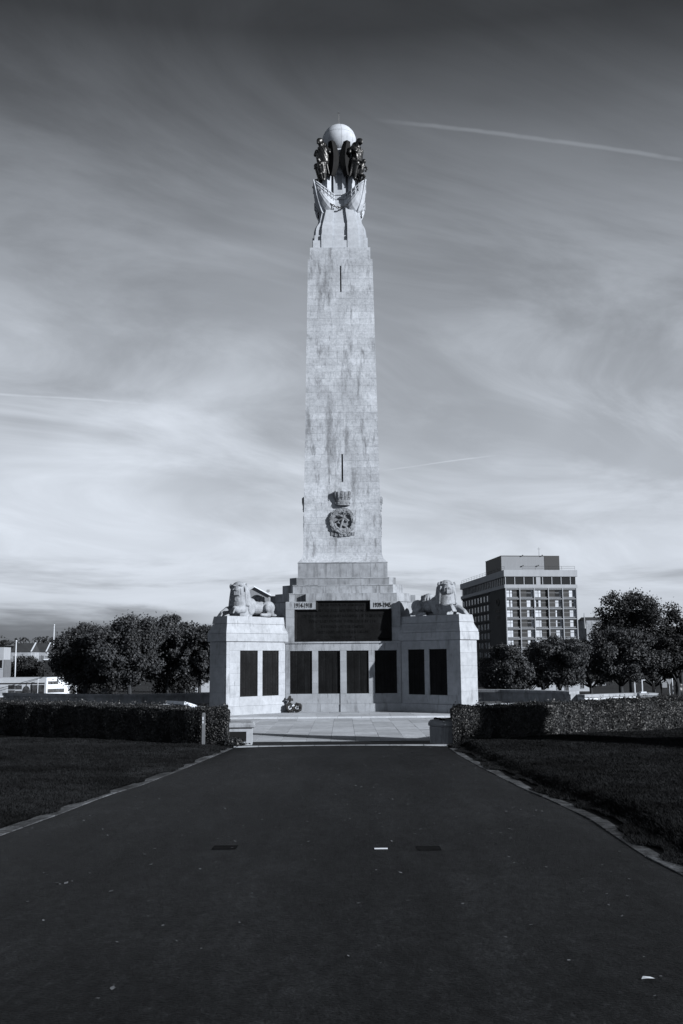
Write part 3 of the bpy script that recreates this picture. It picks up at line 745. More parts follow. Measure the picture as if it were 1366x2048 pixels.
# --- bronze figure of a wind with cupped wings and a child at its feet (local x outward)
def wind_figure():
    b = MB(); L = b.limb
    b.ell((1.40, .03, 25.98), (.15, .13, .17), Euler((0, R(15), 0)))                        # head
    b.ell((1.34, .03, 26.03), (.17, .15, .14))                                               # hair
    b.ell((1.55, .03, 25.96), (.035, .025, .05)); b.ell((1.51, .03, 25.87), (.06, .06, .06))      # nose, chin
    L([(1.33, .02, 25.88), (1.26, 0, 25.72)], [.10, .13])                                       # neck
    b.ell((1.20, 0, 25.54), (.23, .30, .29), Euler((0, R(-18), 0)))                             # chest
    b.ell((1.14, 0, 25.22), (.19, .24, .24)); b.ell((1.10, 0, 24.98), (.24, .30, .22))               # waist, hips
    for s_ in (-1, 1):
        L([(1.18, s_ * .25, 25.66), (1.12, s_ * .38, 25.42), (1.0, s_ * .32, 25.62)], [.11, .095, .08])   # arms back to the globe
        b.ell((.97, s_ * .30, 25.68), (.08, .05, .10))
        L([(1.12, s_ * .15, 24.98), (1.40, s_ * .17, 24.84), (1.26, s_ * .16, 24.42), (1.20, s_ * .14, 24.14)], [.17, .14, .11, .07])
        b.ell((1.28, s_ * .14, 24.09), (.12, .06, .05))
    for k in range(9):                                                                       # drapery folds
        y = -.30 + k * .075; L([(1.20 + .05 * math.sin(k * 2.1), y * .8, 25.18), (1.30 - abs(y) * .3, y, 24.80), (1.16 - abs(y) * .3 + .03 * math.sin(k * 3.3), y * 1.15, 24.36 - .1 * math.cos(k))], [.05, .07, .035], 6)
    for k in range(7):
        a = -1.2 + k * .4; L([(1.24 + .24 * math.cos(a), .34 * math.sin(a), 25.62), (1.18 + .25 * math.cos(a + .5), .30 * math.sin(a + .5), 25.30), (1.16 + .22 * math.cos(a + .8), .30 * math.sin(a + .8), 25.05)], [.03, .05, .04], 6)
    L([(1.26, -.30, 25.66), (1.40, -.26, 25.42), (1.42, .06, 25.40)], [.10, .085, .06]); L([(1.10, .0, 25.9), (.95, .1, 25.5), (.98, .05, 24.9)], [.16, .2, .2])
    # child crouched below
    b.ell((1.55, .12, 24.98), (.115, .10, .125)); L([(1.50, .10, 24.86), (1.42, .08, 24.62), (1.34, .05, 24.42)], [.10, .13, .11])
    L([(1.50, .2, 24.80), (1.62, .26, 24.66), (1.56, .22, 24.52)], [.06, .05, .04]); L([(1.48, -.02, 24.78), (1.60, -.10, 24.62)], [.06, .045]); L([(1.36, .14, 24.42), (1.50, .2, 24.30), (1.36, .18, 24.08)], [.09, .075, .05])
    f = fused(b, 'wind_figure', M_statue, mem, .028, 2)
    for s_ in (-1, 1):                                                                       # tall curved wings folded back against the globe
        wg = MB(); rings = []
        for t in np.linspace(0, 1, 8):
            z = 24.30 + 1.72 * t; wdt = .46 * math.sin(math.pi * (.22 + .62 * t)) ; th = .035
            base = Vector((1.02, s_ * .22, z)); dirv = Vector((-.62, s_ * .78, 0)).normalized()
            tip = base + dirv * (wdt + .10 * t); nrm = Vector((dirv.y, -dirv.x, 0)) * th
            mid = (base + tip) / 2 + Vector((.10, s_ * .10, 0))
            rings.append([base + nrm, mid + nrm, tip + nrm, tip - nrm, mid - nrm, base - nrm])
        wg.rings(rings); wg.build('wing', M_wing, f, False, True)
    return f
wf = wind_figure(); figs = [wf] + [copy_tree(wf, mem) for _ in range(3)]
for o, a in zip(figs, ANG): o.rotation_euler = (0, 0, a); o.location = (-.07 * math.cos(a), -.07 * math.sin(a), 0)

# --- naval crown and wreathed anchor on each face of the shaft
def emblem():
    yb = 0.0
    e_ = empty('emblem', (0, 0, 0), 0, mem)
    c = MB(); c.lathe([(.0, 8.74), (.315, 8.745), (.33, 8.78), (.315, 8.81), (.315, 8.90), (.335, 8.93), (.32, 8.96), (.31, 8.98)], 28, math.pi, 2 * math.pi)
    cr = c.build('naval_crown', M_crest, e_, True, True)
    for k in range(7):
        a = math.pi + math.pi * (k + .5) / 7; r0, r1 = .30, .43
        mm = MB(); wd_ = .078; up = Vector((math.cos(a), math.sin(a), 0)); tn = Vector((-math.sin(a), math.cos(a), 0))
        z0, z1 = 8.97, 9.36 if k % 2 else 9.33
        rr_ = [(0, r0, .8), (.3, r0 + .06, 1.0), (.65, r0 + .10, 1.08), (1.0, r1 - .02, .95)]
        mm.rings([[up * (r_ - .05) - tn * wd_ * s_ + Vector((0, 0, z0 + (z1 - z0) * t)), up * r_ - tn * wd_ * s_ * .9 + Vector((0, 0, z0 + (z1 - z0) * t)), up * (r_ + .03) + Vector((0, 0, z0 + (z1 - z0) * t)), up * r_ + tn * wd_ * s_ * .9 + Vector((0, 0, z0 + (z1 - z0) * t)), up * (r_ - .05) + tn * wd_ * s_ + Vector((0, 0, z0 + (z1 - z0) * t))] for t, r_, s_ in rr_])
        if k % 2:
            for q in range(4): mm.box(-.07, .07, -.012, .012, 0, .02, Matrix.Translation(up * (r1 - .02 + .02) + Vector((0, 0, z0 + .12 + q * .06))) @ Matrix.Rotation(a + R(90), 4, 'Z'))
        mm.build('sail' if k % 2 == 0 else 'stern', M_crest, cr, False, True)
    for k in range(5):
        a = math.pi + math.pi * (k + .5) / 5
        block('band_jewel', M_crest, cr, Matrix.Translation((.33 * math.cos(a), .33 * math.sin(a), 8.855)) @ Matrix.Rotation(a, 4, 'Z'), (.04, .10, .04))
    wc = Vector((0, -.12, 8.06))
    w_ = MB(); w_.torus(wc, .48, .095, 40, 10, Matrix.Rotation(R(90), 3, 'X'))
    wr = w_.build('wreath', M_crest, e_, True, True)
    lf = MB(); rr = random.Random(5)
    for k in range(150):
        a = rr.uniform(0, 2 * math.pi); t = rr.uniform(-.1, 1.1) * math.pi; R_ = .48 + .105 * math.cos(t)
        p = wc + Vector((R_ * math.cos(a), -.105 * math.sin(t), R_ * math.sin(a))); q = Euler((rr.uniform(-.5, .5), -a + rr.uniform(-.6, .6), 0))
        lf.ell(p, (.02, .018, .055), q, 6, 4)
    lf.build('wreath_leaves', M_crest, wr)
    MB().lathe([(0, 0), (.42, 0)], 28).build('backing', M_crest, wr).matrix_local = Matrix.Translation((0, -.03, 8.06)) @ Matrix.Rotation(R(90), 4, 'X')
    an = MB(); ax = Vector((.32, 0, .95)).normalized(); pr_ = Vector((.95, 0, -.32)).normalized(); c0 = Vector((-.02, -.16, 8.02))
    an.tube([c0 - ax * .32, c0 + ax * .33], [.055, .045], 8)
    an.tube([c0 + ax * .20 - pr_ * .27 + ax * .04, c0 + ax * .22, c0 + ax * .20 + pr_ * .27 - ax * .06], [.045, .05, .045], 6)
    an.torus(c0 + ax * .38, .055, .018, 14, 6, Matrix.Rotation(R(90), 3, 'X'))
    an.tube([c0 - ax * .32 + pr_ * (.30 * math.sin(t)) + ax * (.20 * (1 - math.cos(t))) for t in np.linspace(-1.25, 1.25, 11)], [.03, .045, .05, .055, .06, .06, .06, .055, .05, .045, .03], 6)
    for s_ in (-1, 1): an.ell(c0 - ax * .18 + pr_ * s_ * .27, (.07, .03, .05))
    an.build('anchor', M_crest, e_, True)
    rp = MB(); rp.tube([c0 + Vector((.02 + .19 * math.sin(t * 1.15 + 2.6) , -.06 * math.cos(t), .20 - .10 * t)) for t in np.linspace(0, 5.0, 30)], .034, 6); rp.build('rope', M_crest, e_, True)
    rb = MB()
    for x0, x1, z0, z1, y in ((-.50, -.38, 7.45, 7.60, .08), (-.34, -.22, 7.41, 7.57, .12), (-.14, .02, 7.40, 7.58, .14), (.08, .20, 7.41, 7.57, .12), (.24, .36, 7.43, 7.60, .12), (.40, .52, 7.46, 7.60, .08)): rb.box(x0, x1, -y, 0.01, z0, z1, Matrix.Translation((0, 0, 0)))
    for k in range(5): rb.limb([(-.10 + k * .05, -.18, 7.72), (-.06 + k * .035, -.17, 7.52)], [.035, .03], 6)
    rb.build('ribbon', M_crest, e_)
    return e_
em = emblem(); ems = [em] + [copy_tree(em, mem) for _ in range(3)]
for k, o in enumerate(ems):
    a = (0, R(90), R(-90), R(180))[k]; r_ = hwf(8.3) - .005; o.rotation_euler = (0, 0, a); o.scale = (1, .62 if k == 0 else .36, 1); o.location = (r_ * math.sin(a) + .01, -r_ * math.cos(a), 0)

# ------------------------------------------------------------------ lions on the bastions
def lion_mesh(sg):
    b = MB(); L = b.limb
    hd = Vector((math.cos(R(36)), sg * math.sin(R(36)), 0)); lt = Vector((-hd.y, hd.x, 0)); up = Vector((0, 0, 1)); qz = Euler((0, 0, sg * R(36)))
    C = Vector((1.95, sg * .02, 1.00))
    P = lambda f, l, u: C + hd * f + lt * l + up * u
    E = lambda f, l, u, r_: b.ell(P(f, l, u), r_, qz)
    E(-.04, 0, .06, (.34, .37, .36)); E(-.08, 0, -.16, (.37, .42, .46)); E(-.02, 0, .24, (.26, .29, .17))       # skull, mane hood, crown
    b.lathe([(0.0, -.02), (.47, 0), (.47, .07), (.44, .30), (.40, .55), (0, .62)], 24, c=(1.86, sg * .01, .42))     # mane falling to a straight hem
    E(.18, 0, .02, (.17, .25, .28))                                                         # face
    b.box(-.10, .21, -.12, .12, -.15, .10, Matrix.Translation(P(.22, 0, -.02)) @ Matrix.Rotation(sg * R(36), 4, 'Z'))   # muzzle
    b.box(-.10, .16, -.10, .10, -.08, .045, Matrix.Translation(P(.22, 0, -.31)) @ Matrix.Rotation(sg * R(36), 4, 'Z'))  # lower jaw
    b.box(-.10, .09, -.13, .13, -.035, .02, Matrix.Translation(P(.24, 0, -.44)) @ Matrix.Rotation(sg * R(36), 4, 'Z'))  # chin tuft
    b.box(-.06, .06, -.06, .06, 0, .26, Matrix.Translation(P(.30, 0, .04)) @ Matrix.Rotation(sg * R(36), 4, 'Z') @ Matrix.Rotation(R(-16), 4, 'Y'))   # nose bridge
    E(.43, 0, .05, (.04, .09, .05))
    for s_ in (-1, 1):
        E(.24, s_ * .14, .235, (.10, .12, .04)); E(.29, s_ * .17, -.02, (.09, .08, .13))        # brow, cheek
        E(.00, s_ * .355, .22, (.07, .075, .115))                                             # ear
    for k in range(22):                                                                     # carved locks of the mane
        a = sg * R(36) + R(52) + R(256) * k / 21; ca_, sa_ = math.cos(a), math.sin(a); ox, oy = 1.88, sg * .01; w_ = .018 * math.sin(k * 2.7)
        L([(ox + .22 * ca_, oy + .22 * sa_, 1.33), (ox + .385 * ca_ - w_ * sa_, oy + .385 * sa_ + w_ * ca_, 1.10), (ox + .43 * ca_ + w_ * sa_, oy + .43 * sa_ - w_ * ca_, .80), (ox + .475 * ca_, oy + .475 * sa_, .46)], [.03, .035, .035, .03], 6)
    b.box(1.46, 2.16, -.37, .37, 0, .52)                                                    # chest block
    b.ell((1.05, 0, .37), (.75, .36, .28)); b.ell((1.42, 0, .46), (.42, .40, .34))
    for s_ in (-1, 1):
        b.ell((.48, s_ * .25, .36), (.40, .21, .30), Euler((0, R(14), 0)))                     # haunch
        L([(.66, s_ * .42, .36), (.42, s_ * .47, .14), (.58, s_ * .49, .09), (.92, s_ * .49, .07)], [.17, .11, .10, .07])
        b.ell((1.00, s_ * .49, .08), (.13, .09, .07))
        b.ell((1.52, s_ * .36, .36), (.22, .11, .30))                                          # shoulder
    def paw(base, s_, droop):
        p0 = Vector((1.95, s_ * .30, .30)); p1 = Vector((2.30, s_ * .34, .26)); p2 = base
        L([p0, p1, p2], [.19, .155, .12])
        for k in range(4):
            q = p2 + Vector((.07, (k - 1.5) * .062, -.02)); L([q, q + Vector((.09, (k - 1.5) * .012, -.05 - droop))], [.045, .038], 8)
    paw(Vector((2.46, sg * .36, .30)), sg, .10)                                              # near paw, crossed and drooping
    paw(Vector((2.62, -sg * .30, .12)), -sg, .05)
    L([(.14, -sg * .25, .26), (.06, sg * .1, .14), (.16, sg * .44, .08), (.5, sg * .58, .07)], [.06, .05, .045, .05])         # tail
    return b
lm = {}
for i, (a, sg, lab) in enumerate(((ANG[0], -1, 'pale stone lion lying on the bastion on the hotel side, facing the path'), (ANG[1], 1, 'sunlit stone lion lying on the bastion on the hoarding side, facing the path'),
                                  (ANG[2], -1, 'stone lion behind the column on the hoarding side, facing away'), (ANG[3], 1, 'stone lion behind the column on the hotel side, only its head showing'))):
    if sg not in lm: o = fused(lion_mesh(sg), 'lion_statue', M_lion, None, .018, 2); lm[sg] = o.data
    else: o = link('lion_statue', lm[sg])
    o.rotation_euler = (0, 0, a); o.scale = (.91, .92, 1.0); o.location = (MC.x + 4.15 * math.cos(a), MC.y + 4.15 * math.sin(a), 3.893)
    tag(o, lab, 'statue', 'lions on the memorial bastions')

# ------------------------------------------------------------------ poppy wreaths at the foot of the wall
def wreath(loc, tilt, rz, label, R_=.135, disc=True):
    e_ = empty('poppy_wreath', loc, rz); tag(e_, label, 'wreath', 'wreaths laid at the memorial')
    rr = random.Random(int(loc[0] * 100)); M = Matrix.Translation((0, 0, R_ + .06)) @ Matrix.Rotation(tilt, 4, 'X') @ Matrix.Rotation(R(90), 4, 'X')
    t = MB(); t.torus((0, 0, 0), R_, .055, 26, 8); o = t.build('ring', M_poppy, e_, True); o.matrix_local = M
    pt = MB()
    for k in range(70):
        a = rr.uniform(0, 6.283); b = rr.uniform(-.2, 3.3); q = R_ + .058 * math.cos(b)
        pt.ell((q * math.cos(a), q * math.sin(a), .058 * math.sin(b)), (.03, .03, .016), Euler((rr.uniform(-1, 1), rr.uniform(-1, 1), 0)), 7, 4)
    o = stuff(pt.build('petals', M_poppy, e_)); o.matrix_local = M
    if disc:
        d_ = MB(); d_.lathe([(0, .015), (.085, .012), (.09, -.02), (0, -.02)], 20); o = d_.build('badge_disc', M_paper, e_); o.matrix_local = M @ Matrix.Translation((0, 0, .02))
        g = MB(); g.torus((.005, .0, .042), .03, .008, 14, 5); g.box(-.007, .007, -.055, .055, .036, .05); o = g.build('badge_emblem', M_black, e_); o.matrix_local = M
    return e_
wreath((-2.14, 40.98, PZ), R(-14), R(10), 'dark poppy wreath with white badge leaning against another wreath')
wreath((-1.84, 41.02, PZ), R(-12), R(-4), 'dark round poppy wreath with white badge, resting against the front wall')
cr = empty('poppy_cross', (-2.14, 41.04, PZ), R(14)); tag(cr, 'upright cross of dark poppies standing behind the round wreaths', 'cross')
cb_ = MB(); cb_.tube([(0, .06, 0), (0, .12, .66)], .025, 6); cb_.build('upright', M_bark, cr)
cb_ = MB(); cb_.tube([(-.12, .10, .50), (.11, .10, .53)], .025, 6); cb_.build('crossbar', M_bark, cr)
pc = MB(); rr = random.Random(2)
for k in range(60):
    t = rr.random(); p = (rr.uniform(-.03, .03), .07 + .04 * t, .30 + .34 * t) if k < 40 else (rr.uniform(-.13, .12), .08, .51 + rr.uniform(-.03, .05))
    pc.ell((p[0] + rr.uniform(-.03, .03), p[1] - .02, p[2]), (.035, .03, .03), Euler((rr.uniform(-1, 1), rr.uniform(-1, 1), 0)), 7, 4)
stuff(pc.build('petals', M_poppy, cr))
cdq = MB(); cdq.box(-.05, .05, -.004, .004, -.035, .035); o = cdq.build('message_card', M_paper); o.matrix_world = Matrix.Translation((-2.0, 40.90, .36)) @ Matrix.Rotation(R(-22), 4, 'Y') @ Matrix.Rotation(R(-14), 4, 'X'); tag(o, 'small white card tucked between the two poppy wreaths', 'card')

# ------------------------------------------------------------------ hedges
def leaf_cloud(P, N, size, aspect=.55):
    """rhombus leaves at points P facing roughly along N"""
    n = len(P); N = N / np.linalg.norm(N, axis=1, keepdims=True)
    a = rng.normal(size=(n, 3)); u = np.cross(N, a); u /= np.linalg.norm(u, axis=1, keepdims=True); v = np.cross(N, u)
    s = (size * (.6 + .8 * rng.random(n)))[:, None]
    V = np.empty((n, 4, 3)); V[:, 0] = P - u * s; V[:, 1] = P - v * s * aspect; V[:, 2] = P + u * s; V[:, 3] = P + v * s * aspect
    return V.reshape(-1, 3)
def quads_obj(name, V, mat, parent=None):
    n = len(V) // 4; me = bpy.data.meshes.new(name); me.vertices.add(4 * n); me.vertices.foreach_set('co', V.ravel())
    me.loops.add(4 * n); me.loops.foreach_set('vertex_index', np.arange(4 * n, dtype=np.int32))
    me.polygons.add(n); me.polygons.foreach_set('loop_start', np.arange(0, 4 * n, 4, dtype=np.int32)); me.update(calc_edges=True)
    me.materials.append(mat); return link(name, me, parent)
def hedge(pts, width, ztop, label, seed):
    g = np.random.default_rng(seed)
    e_ = empty('box_hedge', (pts[0][0], pts[0][1], gz(0, pts[0][1]))); tag(e_, label, 'hedge'); o0 = np.array([pts[0][0], pts[0][1], gz(0, pts[0][1])])
    side = 1 if pts[-1][0] > 0 else -1
    core = MB(); rings = []
    P2 = [Vector((p[0], p[1])) for p in pts]
    def frame(i):
        t = (P2[min(i + 1, len(P2) - 1)] - P2[max(i - 1, 0)]).normalized(); n = Vector((-t.y, t.x)); n = n if n.y > 0 else -n
        return Vector((.12 * side, 1)) if i == 0 else n
    for i, p in enumerate(P2):
        n = frame(i); q0 = p + n * .07; q1 = p + n * (width - .07); zt = ztop - .07; zb = gz(0, p.y) - .05
        if i == 0: sh = (P2[1] - P2[0]).normalized() * .08; q0 = q0 + sh; q1 = q1 + sh
        rings.append([(q0.x - o0[0], q0.y - o0[1], zb - o0[2]), (q1.x - o0[0], q1.y - o0[1], zb - o0[2]), (q1.x - o0[0], q1.y - o0[1], zt - o0[2]), (q0.x - o0[0], q0.y - o0[1], zt - o0[2])])
    core.rings(rings); core.build('twigs', M_hcore, e_)
    Ps = []; Ns = []
    seg = [(P2[i], P2[i + 1], frame(i), frame(i + 1)) for i in range(len(P2) - 1)]
    for a, b, na, nb in seg:
        Lg = (b - a).length; d = min(max((abs(a.x) + abs(b.x)) / 2 / 10, 0.1), 1.6)
        k = int(Lg * (9000 if abs(a.x) < 8 else 5000)); t = g.random(k)
        base = np.array([a])[:, :] + (np.array([b]) - np.array([a])) * t[:, None]; nn = np.array([na]) * (1 - t[:, None]) + np.array([nb]) * t[:, None]
        where = g.random(k); zb = np.array([gz(0, y) for y in base[:, 1]])
        bulge = .045 * np.sin(base[:, 0] * 2.3 + 1.7) + .035 * np.sin(base[:, 0] * 6.1 + .5) + .02 * np.sin(base[:, 0] * 13)
        front = where < .68; h = g.random(k); s_ = g.random(k)
        depth = np.abs(g.normal(0, .035, k))
        off = np.where(front, depth - bulge * .8 + .03 * np.cos(h * 5), .02 + s_ * (width - .04)); z = np.where(front, zb + .02 + h * (ztop - zb - .03), ztop - depth * .8 + bulge * .6 + .02 * np.sin(s_ * 9 + base[:, 1] * 3))
        corner = front & (h > .9); off = off + np.where(corner, (h - .9) * .5, 0)
        Ps.append(np.stack([base[:, 0] + nn[:, 0] * off, base[:, 1] + nn[:, 1] * off, z], 1))
        nrm = np.where(front[:, None], np.stack([-nn[:, 0], -nn[:, 1], np.zeros(k)], 1), np.array([[0, 0, 1.0]])); Ns.append(nrm + g.normal(0, .75, (k, 3)))
    # the clipped end by the paving
    a, n0 = P2[0], frame(0); k = 4200; h = g.random(k); s_ = g.random(k); zb = gz(0, a.y); t = (P2[1] - P2[0]).normalized(); dep = np.abs(g.normal(0, .04, k)) - .02 + .04 * np.cos(s_ * 6.28)
    Ps.append(np.stack([a.x + n0.x * s_ * width + t.x * dep, a.y + n0.y * s_ * width + t.y * dep, zb + .02 + h * (ztop - zb - .05)], 1)); Ns.append(np.tile(np.array([[-t.x, -t.y, 0]]), (k, 1)) + g.normal(0, .7, (k, 3)))
    for a, b, na, nb in seg:
        k = int((b - a).length * 260); t = g.random(k); base = np.array([a]) + (np.array([b]) - np.array([a])) * t[:, None]; s_ = g.random(k) * width
        lift = g.random(k) ** 2 * .07 * (1 + np.sin(base[:, 0] * 11 + 2)); Ps.append(np.stack([base[:, 0] + na.x * s_, base[:, 1] + na.y * s_, ztop + lift], 1)); Ns.append(g.normal(0, 1, (k, 3)))
    V = leaf_cloud(np.concatenate(Ps) - o0, np.concatenate(Ns), .022, .6)
    stuff(quads_obj('foliage', V, M_hleaf, e_))
hedge(hedgeL, 1.15, .98, 'clipped dark hedge behind the wooden post', 11)
hedge(hedgeR, 1.15, .96, 'clipped dark hedge behind the rounded stone pier', 12)
# low sprawling plant at the end of the hedge by the plaqued pier
g = np.random.default_rng(5); P = g.normal(0, 1, (700, 3)) * np.array([.11, .09, .06]) + np.array([0, 0, .05]); P[:, 2] = np.abs(P[:, 2])
e_ = empty('leafy_plant', (-2.60, 24.60, gz(0, 24.6) + .01)); tag(e_, 'low leafy plant spilling onto the tarmac beside the plaqued pier', 'plant')
stuff(quads_obj('leaves', leaf_cloud(P, g.normal(0, 1, (700, 3)) + np.array([0, -.3, .8]), .04), M_hleaf, e_))
st_ = MB()
for k in range(7): st_.tube([(0, 0, 0), (.12 * math.cos(k), .09 * math.sin(k), .10), (.24 * math.cos(k), .16 * math.sin(k), .14)], .005, 4)
st_.build('stem', M_bark, e_)

# wooden post with a small plate
po = empty('wooden_post', (-3.31, 24.2, gz(0, 24.2))); tag(po, 'weathered wooden marker post standing in front of the hedge', 'post')
pb_ = MB(); pb_.rings([[(-.035, -.035, 0), (.035, -.035, 0), (.035, .035, 0), (-.035, .035, 0)], [(-.034, -.034, .80), (.034, -.034, .80), (.034, .034, .80), (-.034, .034, .80)], [(-.026, -.026, .83), (.026, -.026, .83), (.026, .026, .83), (-.026, .026, .83)]])
pb_.build('shaft', M_wood, po)
block('plate', M_metalw, po, Matrix.Translation((-.012, -.0385, .70)), (.03, .006, .07)); block('plate', M_metalw, po, Matrix.Translation((-.012, -.0385, .61)), (.03, .006, .05))

# stone piers at the mouth of the paving
pr1 = empty('stone_pier', (-2.72, 25.62, gz(0, 25.6)), R(4)); tag(pr1, 'low square stone pier with a dark plaque', 'pier')
m = MB(); m.box(-.44, .44, -.42, .42, -.05, .42); pbd = m.build('body', M_white, pr1)
m = MB(); m.rings([[(-x_, -y_, z), (x_, -y_, z), (x_, y_, z), (-x_, y_, z)] for x_, y_, z in ((.47, .45, .423), (.50, .48, .45), (.50, .48, .50), (.46, .44, .545), (.40, .38, .56))]); m.build('cap', M_stone, pr1)
m = MB(); m.box(-.36, .30, -.435, -.4205, .10, .34); m.build('plaque', M_black, pr1)
pr2 = empty('stone_pier', (2.58, 25.45, gz(0, 25.3)), 0); tag(pr2, 'low rounded stone pier in shade at the end of the hedge', 'pier')
m = MB(); m.lathe([(0, -.05), (.42, -.05), (.43, .40), (.42, .42)], 32); m.build('body', M_stone, pr2, False)
m = MB(); m.lathe([(.41, .423), (.455, .43), (.465, .47), (.45, .52), (.40, .57), (.2, .60), (0, .60)], 32); m.build('cap', M_stone, pr2, False)
rr = random.Random(8); m = MB()
for k in range(12): m.ell((rr.uniform(-.3, .25), rr.uniform(-.3, .1), .60), (rr.uniform(.03, .08), rr.uniform(.03, .06), rr.uniform(.01, .03)), None, 8, 5)
m.build('moss', M_hcore, pr2, True)

# ------------------------------------------------------------------ sunken garden walls beyond the hedges
def wall_path(name, pts, zt, zb, thick, label, coping=True, mat=M_wall, cmat=M_wall):
    e_ = empty(name, (pts[0][0], pts[0][1], zb)); tag(e_, label, 'wall'); ox, oy, oz = pts[0][0], pts[0][1], zb
    def off(i):
        a, b = Vector(pts[max(i - 1, 0)]), Vector(pts[min(i + 1, len(pts) - 1)]); t = (b - a).normalized(); n = Vector((-t.y, t.x)); return n
    for i in range(len(pts) - 1):
        p, q = Vector(pts[i]), Vector(pts[i + 1]); n0, n1 = off(i), off(i + 1); tt = (q - p).normalized() * .006
        for nm, t0, t1, z0, z1, mt in (('wall_stone', -thick / 2, thick / 2, zb, zt - .14, mat), ('coping_stone', -thick / 2 - .07, thick / 2 + .07, zt - .139, zt, cmat)):
            if nm == 'coping_stone' and not coping: continue
            ring = [p + tt + n0 * t0, q - tt + n1 * t0, q - tt + n1 * t1, p + tt + n0 * t1]
            mm = MB(); mm.rings([[(v_.x - ox, v_.y - oy, z0 - oz) for v_ in ring], [(v_.x - ox, v_.y - oy, z1 - oz) for v_ in ring]]); mm.build(nm, mt, e_, False, True)
    return e_
def arc(cx_, cy_, r_, a0, a1, n): return [(cx_ + r_ * math.cos(R(a0 + (a1 - a0) * k / n)), cy_ + r_ * math.sin(R(a0 + (a1 - a0) * k / n))) for k in range(n + 1)]
def px_wall(pix, Y): return [tuple(at(u, v, y)[:2]) for (u, v), y in zip(pix, Y)]
wall_path('curved_wall', [(-5.2, 53.4), (-6.9, 52.8), (-8.5, 52.2), (-10.2, 51.6), (-11.6, 51.6), (-13.0, 52.1), (-14.8, 53.0), (-16.6, 54.2), (-18.4, 55.6)], .52, -.9, .45, 'dark curved garden wall with flat coping in front of the leafy trees')
wall_path('curved_wall', [(5.2, 54.6), (6.9, 54.2), (8.4, 53.4), (9.8, 52.2), (10.8, 50.8), (11.3, 49.6)], .55, -.9, .45, 'dark curved garden wall between the memorial and the pale terrace wall')
wall_path('terrace_wall', [(11.55, 49.4), (12.6, 50.0), (13.6, 50.6), (14.6, 51.2)], .40, -.7, .42, 'sunlit pale terrace wall with coping, ending in a low pier', mat=M_bright, cmat=M_stone)
tp = empty('terrace_pier', (15.3, 51.5, -.5), R(8)); tag(tp, 'low stone pier with overhanging cap at the end of the terrace wall', 'pier')
m = MB(); m.box(-.36, .36, -.36, .36, 0, .66); m.build('body', M_bright, tp)
m = MB(); m.rings([[(-x_, -x_, z), (x_, -x_, z), (x_, x_, z), (-x_, x_, z)] for x_, z in ((.40, .663), (.46, .76), (.50, .77), (.50, .88))]); m.build('cap', M_stone, tp)
block('plate', M_paper, tp, Matrix.Translation((-.12, -.05, .915)), (.30, .22, .06))
# low parapets with broad sunlit tops, seen just over the hedges
def parapet(poly, zt, label, cat='parapet'):
    cx_ = sum(p[0] for p in poly) / len(poly); cy_ = sum(p[1] for p in poly) / len(poly)
    e_ = empty('stone_parapet', (cx_, cy_, 0)); tag(e_, label, cat)
    pl = [(p[0] - cx_, p[1] - cy_) for p in poly]
    MB().prism([(x_ * .95, y_ * .95) for x_, y_ in pl], 0, zt - .12).build('base', M_stone, e_, False, True)
    n = len(pl) // 2; a = pl[:n]; b = pl[n:][::-1]
    for k in range(n - 1):
        g_ = .004; qa, qb = a[k], a[k + 1]; ra, rb_ = b[k], b[k + 1]
        MB().prism([qa, qb, rb_, ra], zt - .119, zt).build('coping_slab', M_bright, e_, False, True)
    return e_
parapet([(-6.9, 35.6), (-5.9, 34.2), (-4.9, 32.9), (-4.05, 31.9), (-3.85, 33.2), (-4.6, 34.4), (-5.5, 35.8), (-6.4, 37.3)], .62, 'pale broad-topped stone parapet seen over the hedge with the wooden post')
parapet([(4.4, 33.4), (5.3, 33.6), (6.3, 34.0), (7.2, 34.6), (6.9, 36.4), (6.1, 36.1), (5.3, 35.6), (4.6, 35.0)], .60, 'pale broad-topped stone parapet seen over the hedge with the rounded pier')
sl = MB(); sl.box(-.62, .62, -.05, .05, 0, .5); o = sl.build('stone_slab', M_bright); o.matrix_world = Matrix.Translation((-5.35, 34.9, .63)) @ Matrix.Rotation(R(-50), 4, 'Z') @ Matrix.Rotation(R(74), 4, 'X'); tag(o, 'thin stone slab lying tilted on the broad parapet', 'slab')
for k, (x_, y_, rz) in enumerate(((12.7, 47.6, 14), (13.9, 48.2, -8))):
    m = MB(); m.rings([[(-.65, -.35, 0), (.65, -.35, 0), (.65, .35, 0), (-.65, .35, 0)], [(-.65, -.35, .06), (.65, -.35, .06), (.65, .35, .30), (-.65, .35, .30)]])
    o = m.build('ledger_stone', M_stone); o.location = (x_, y_, -.06); o.rotation_euler = (0, 0, R(rz)); tag(o, ('sloping grey ledger stone before the terrace wall, next to the curved wall', 'sloping grey ledger stone before the terrace wall, next to its end pier')[k], 'stone', 'ledger stones')

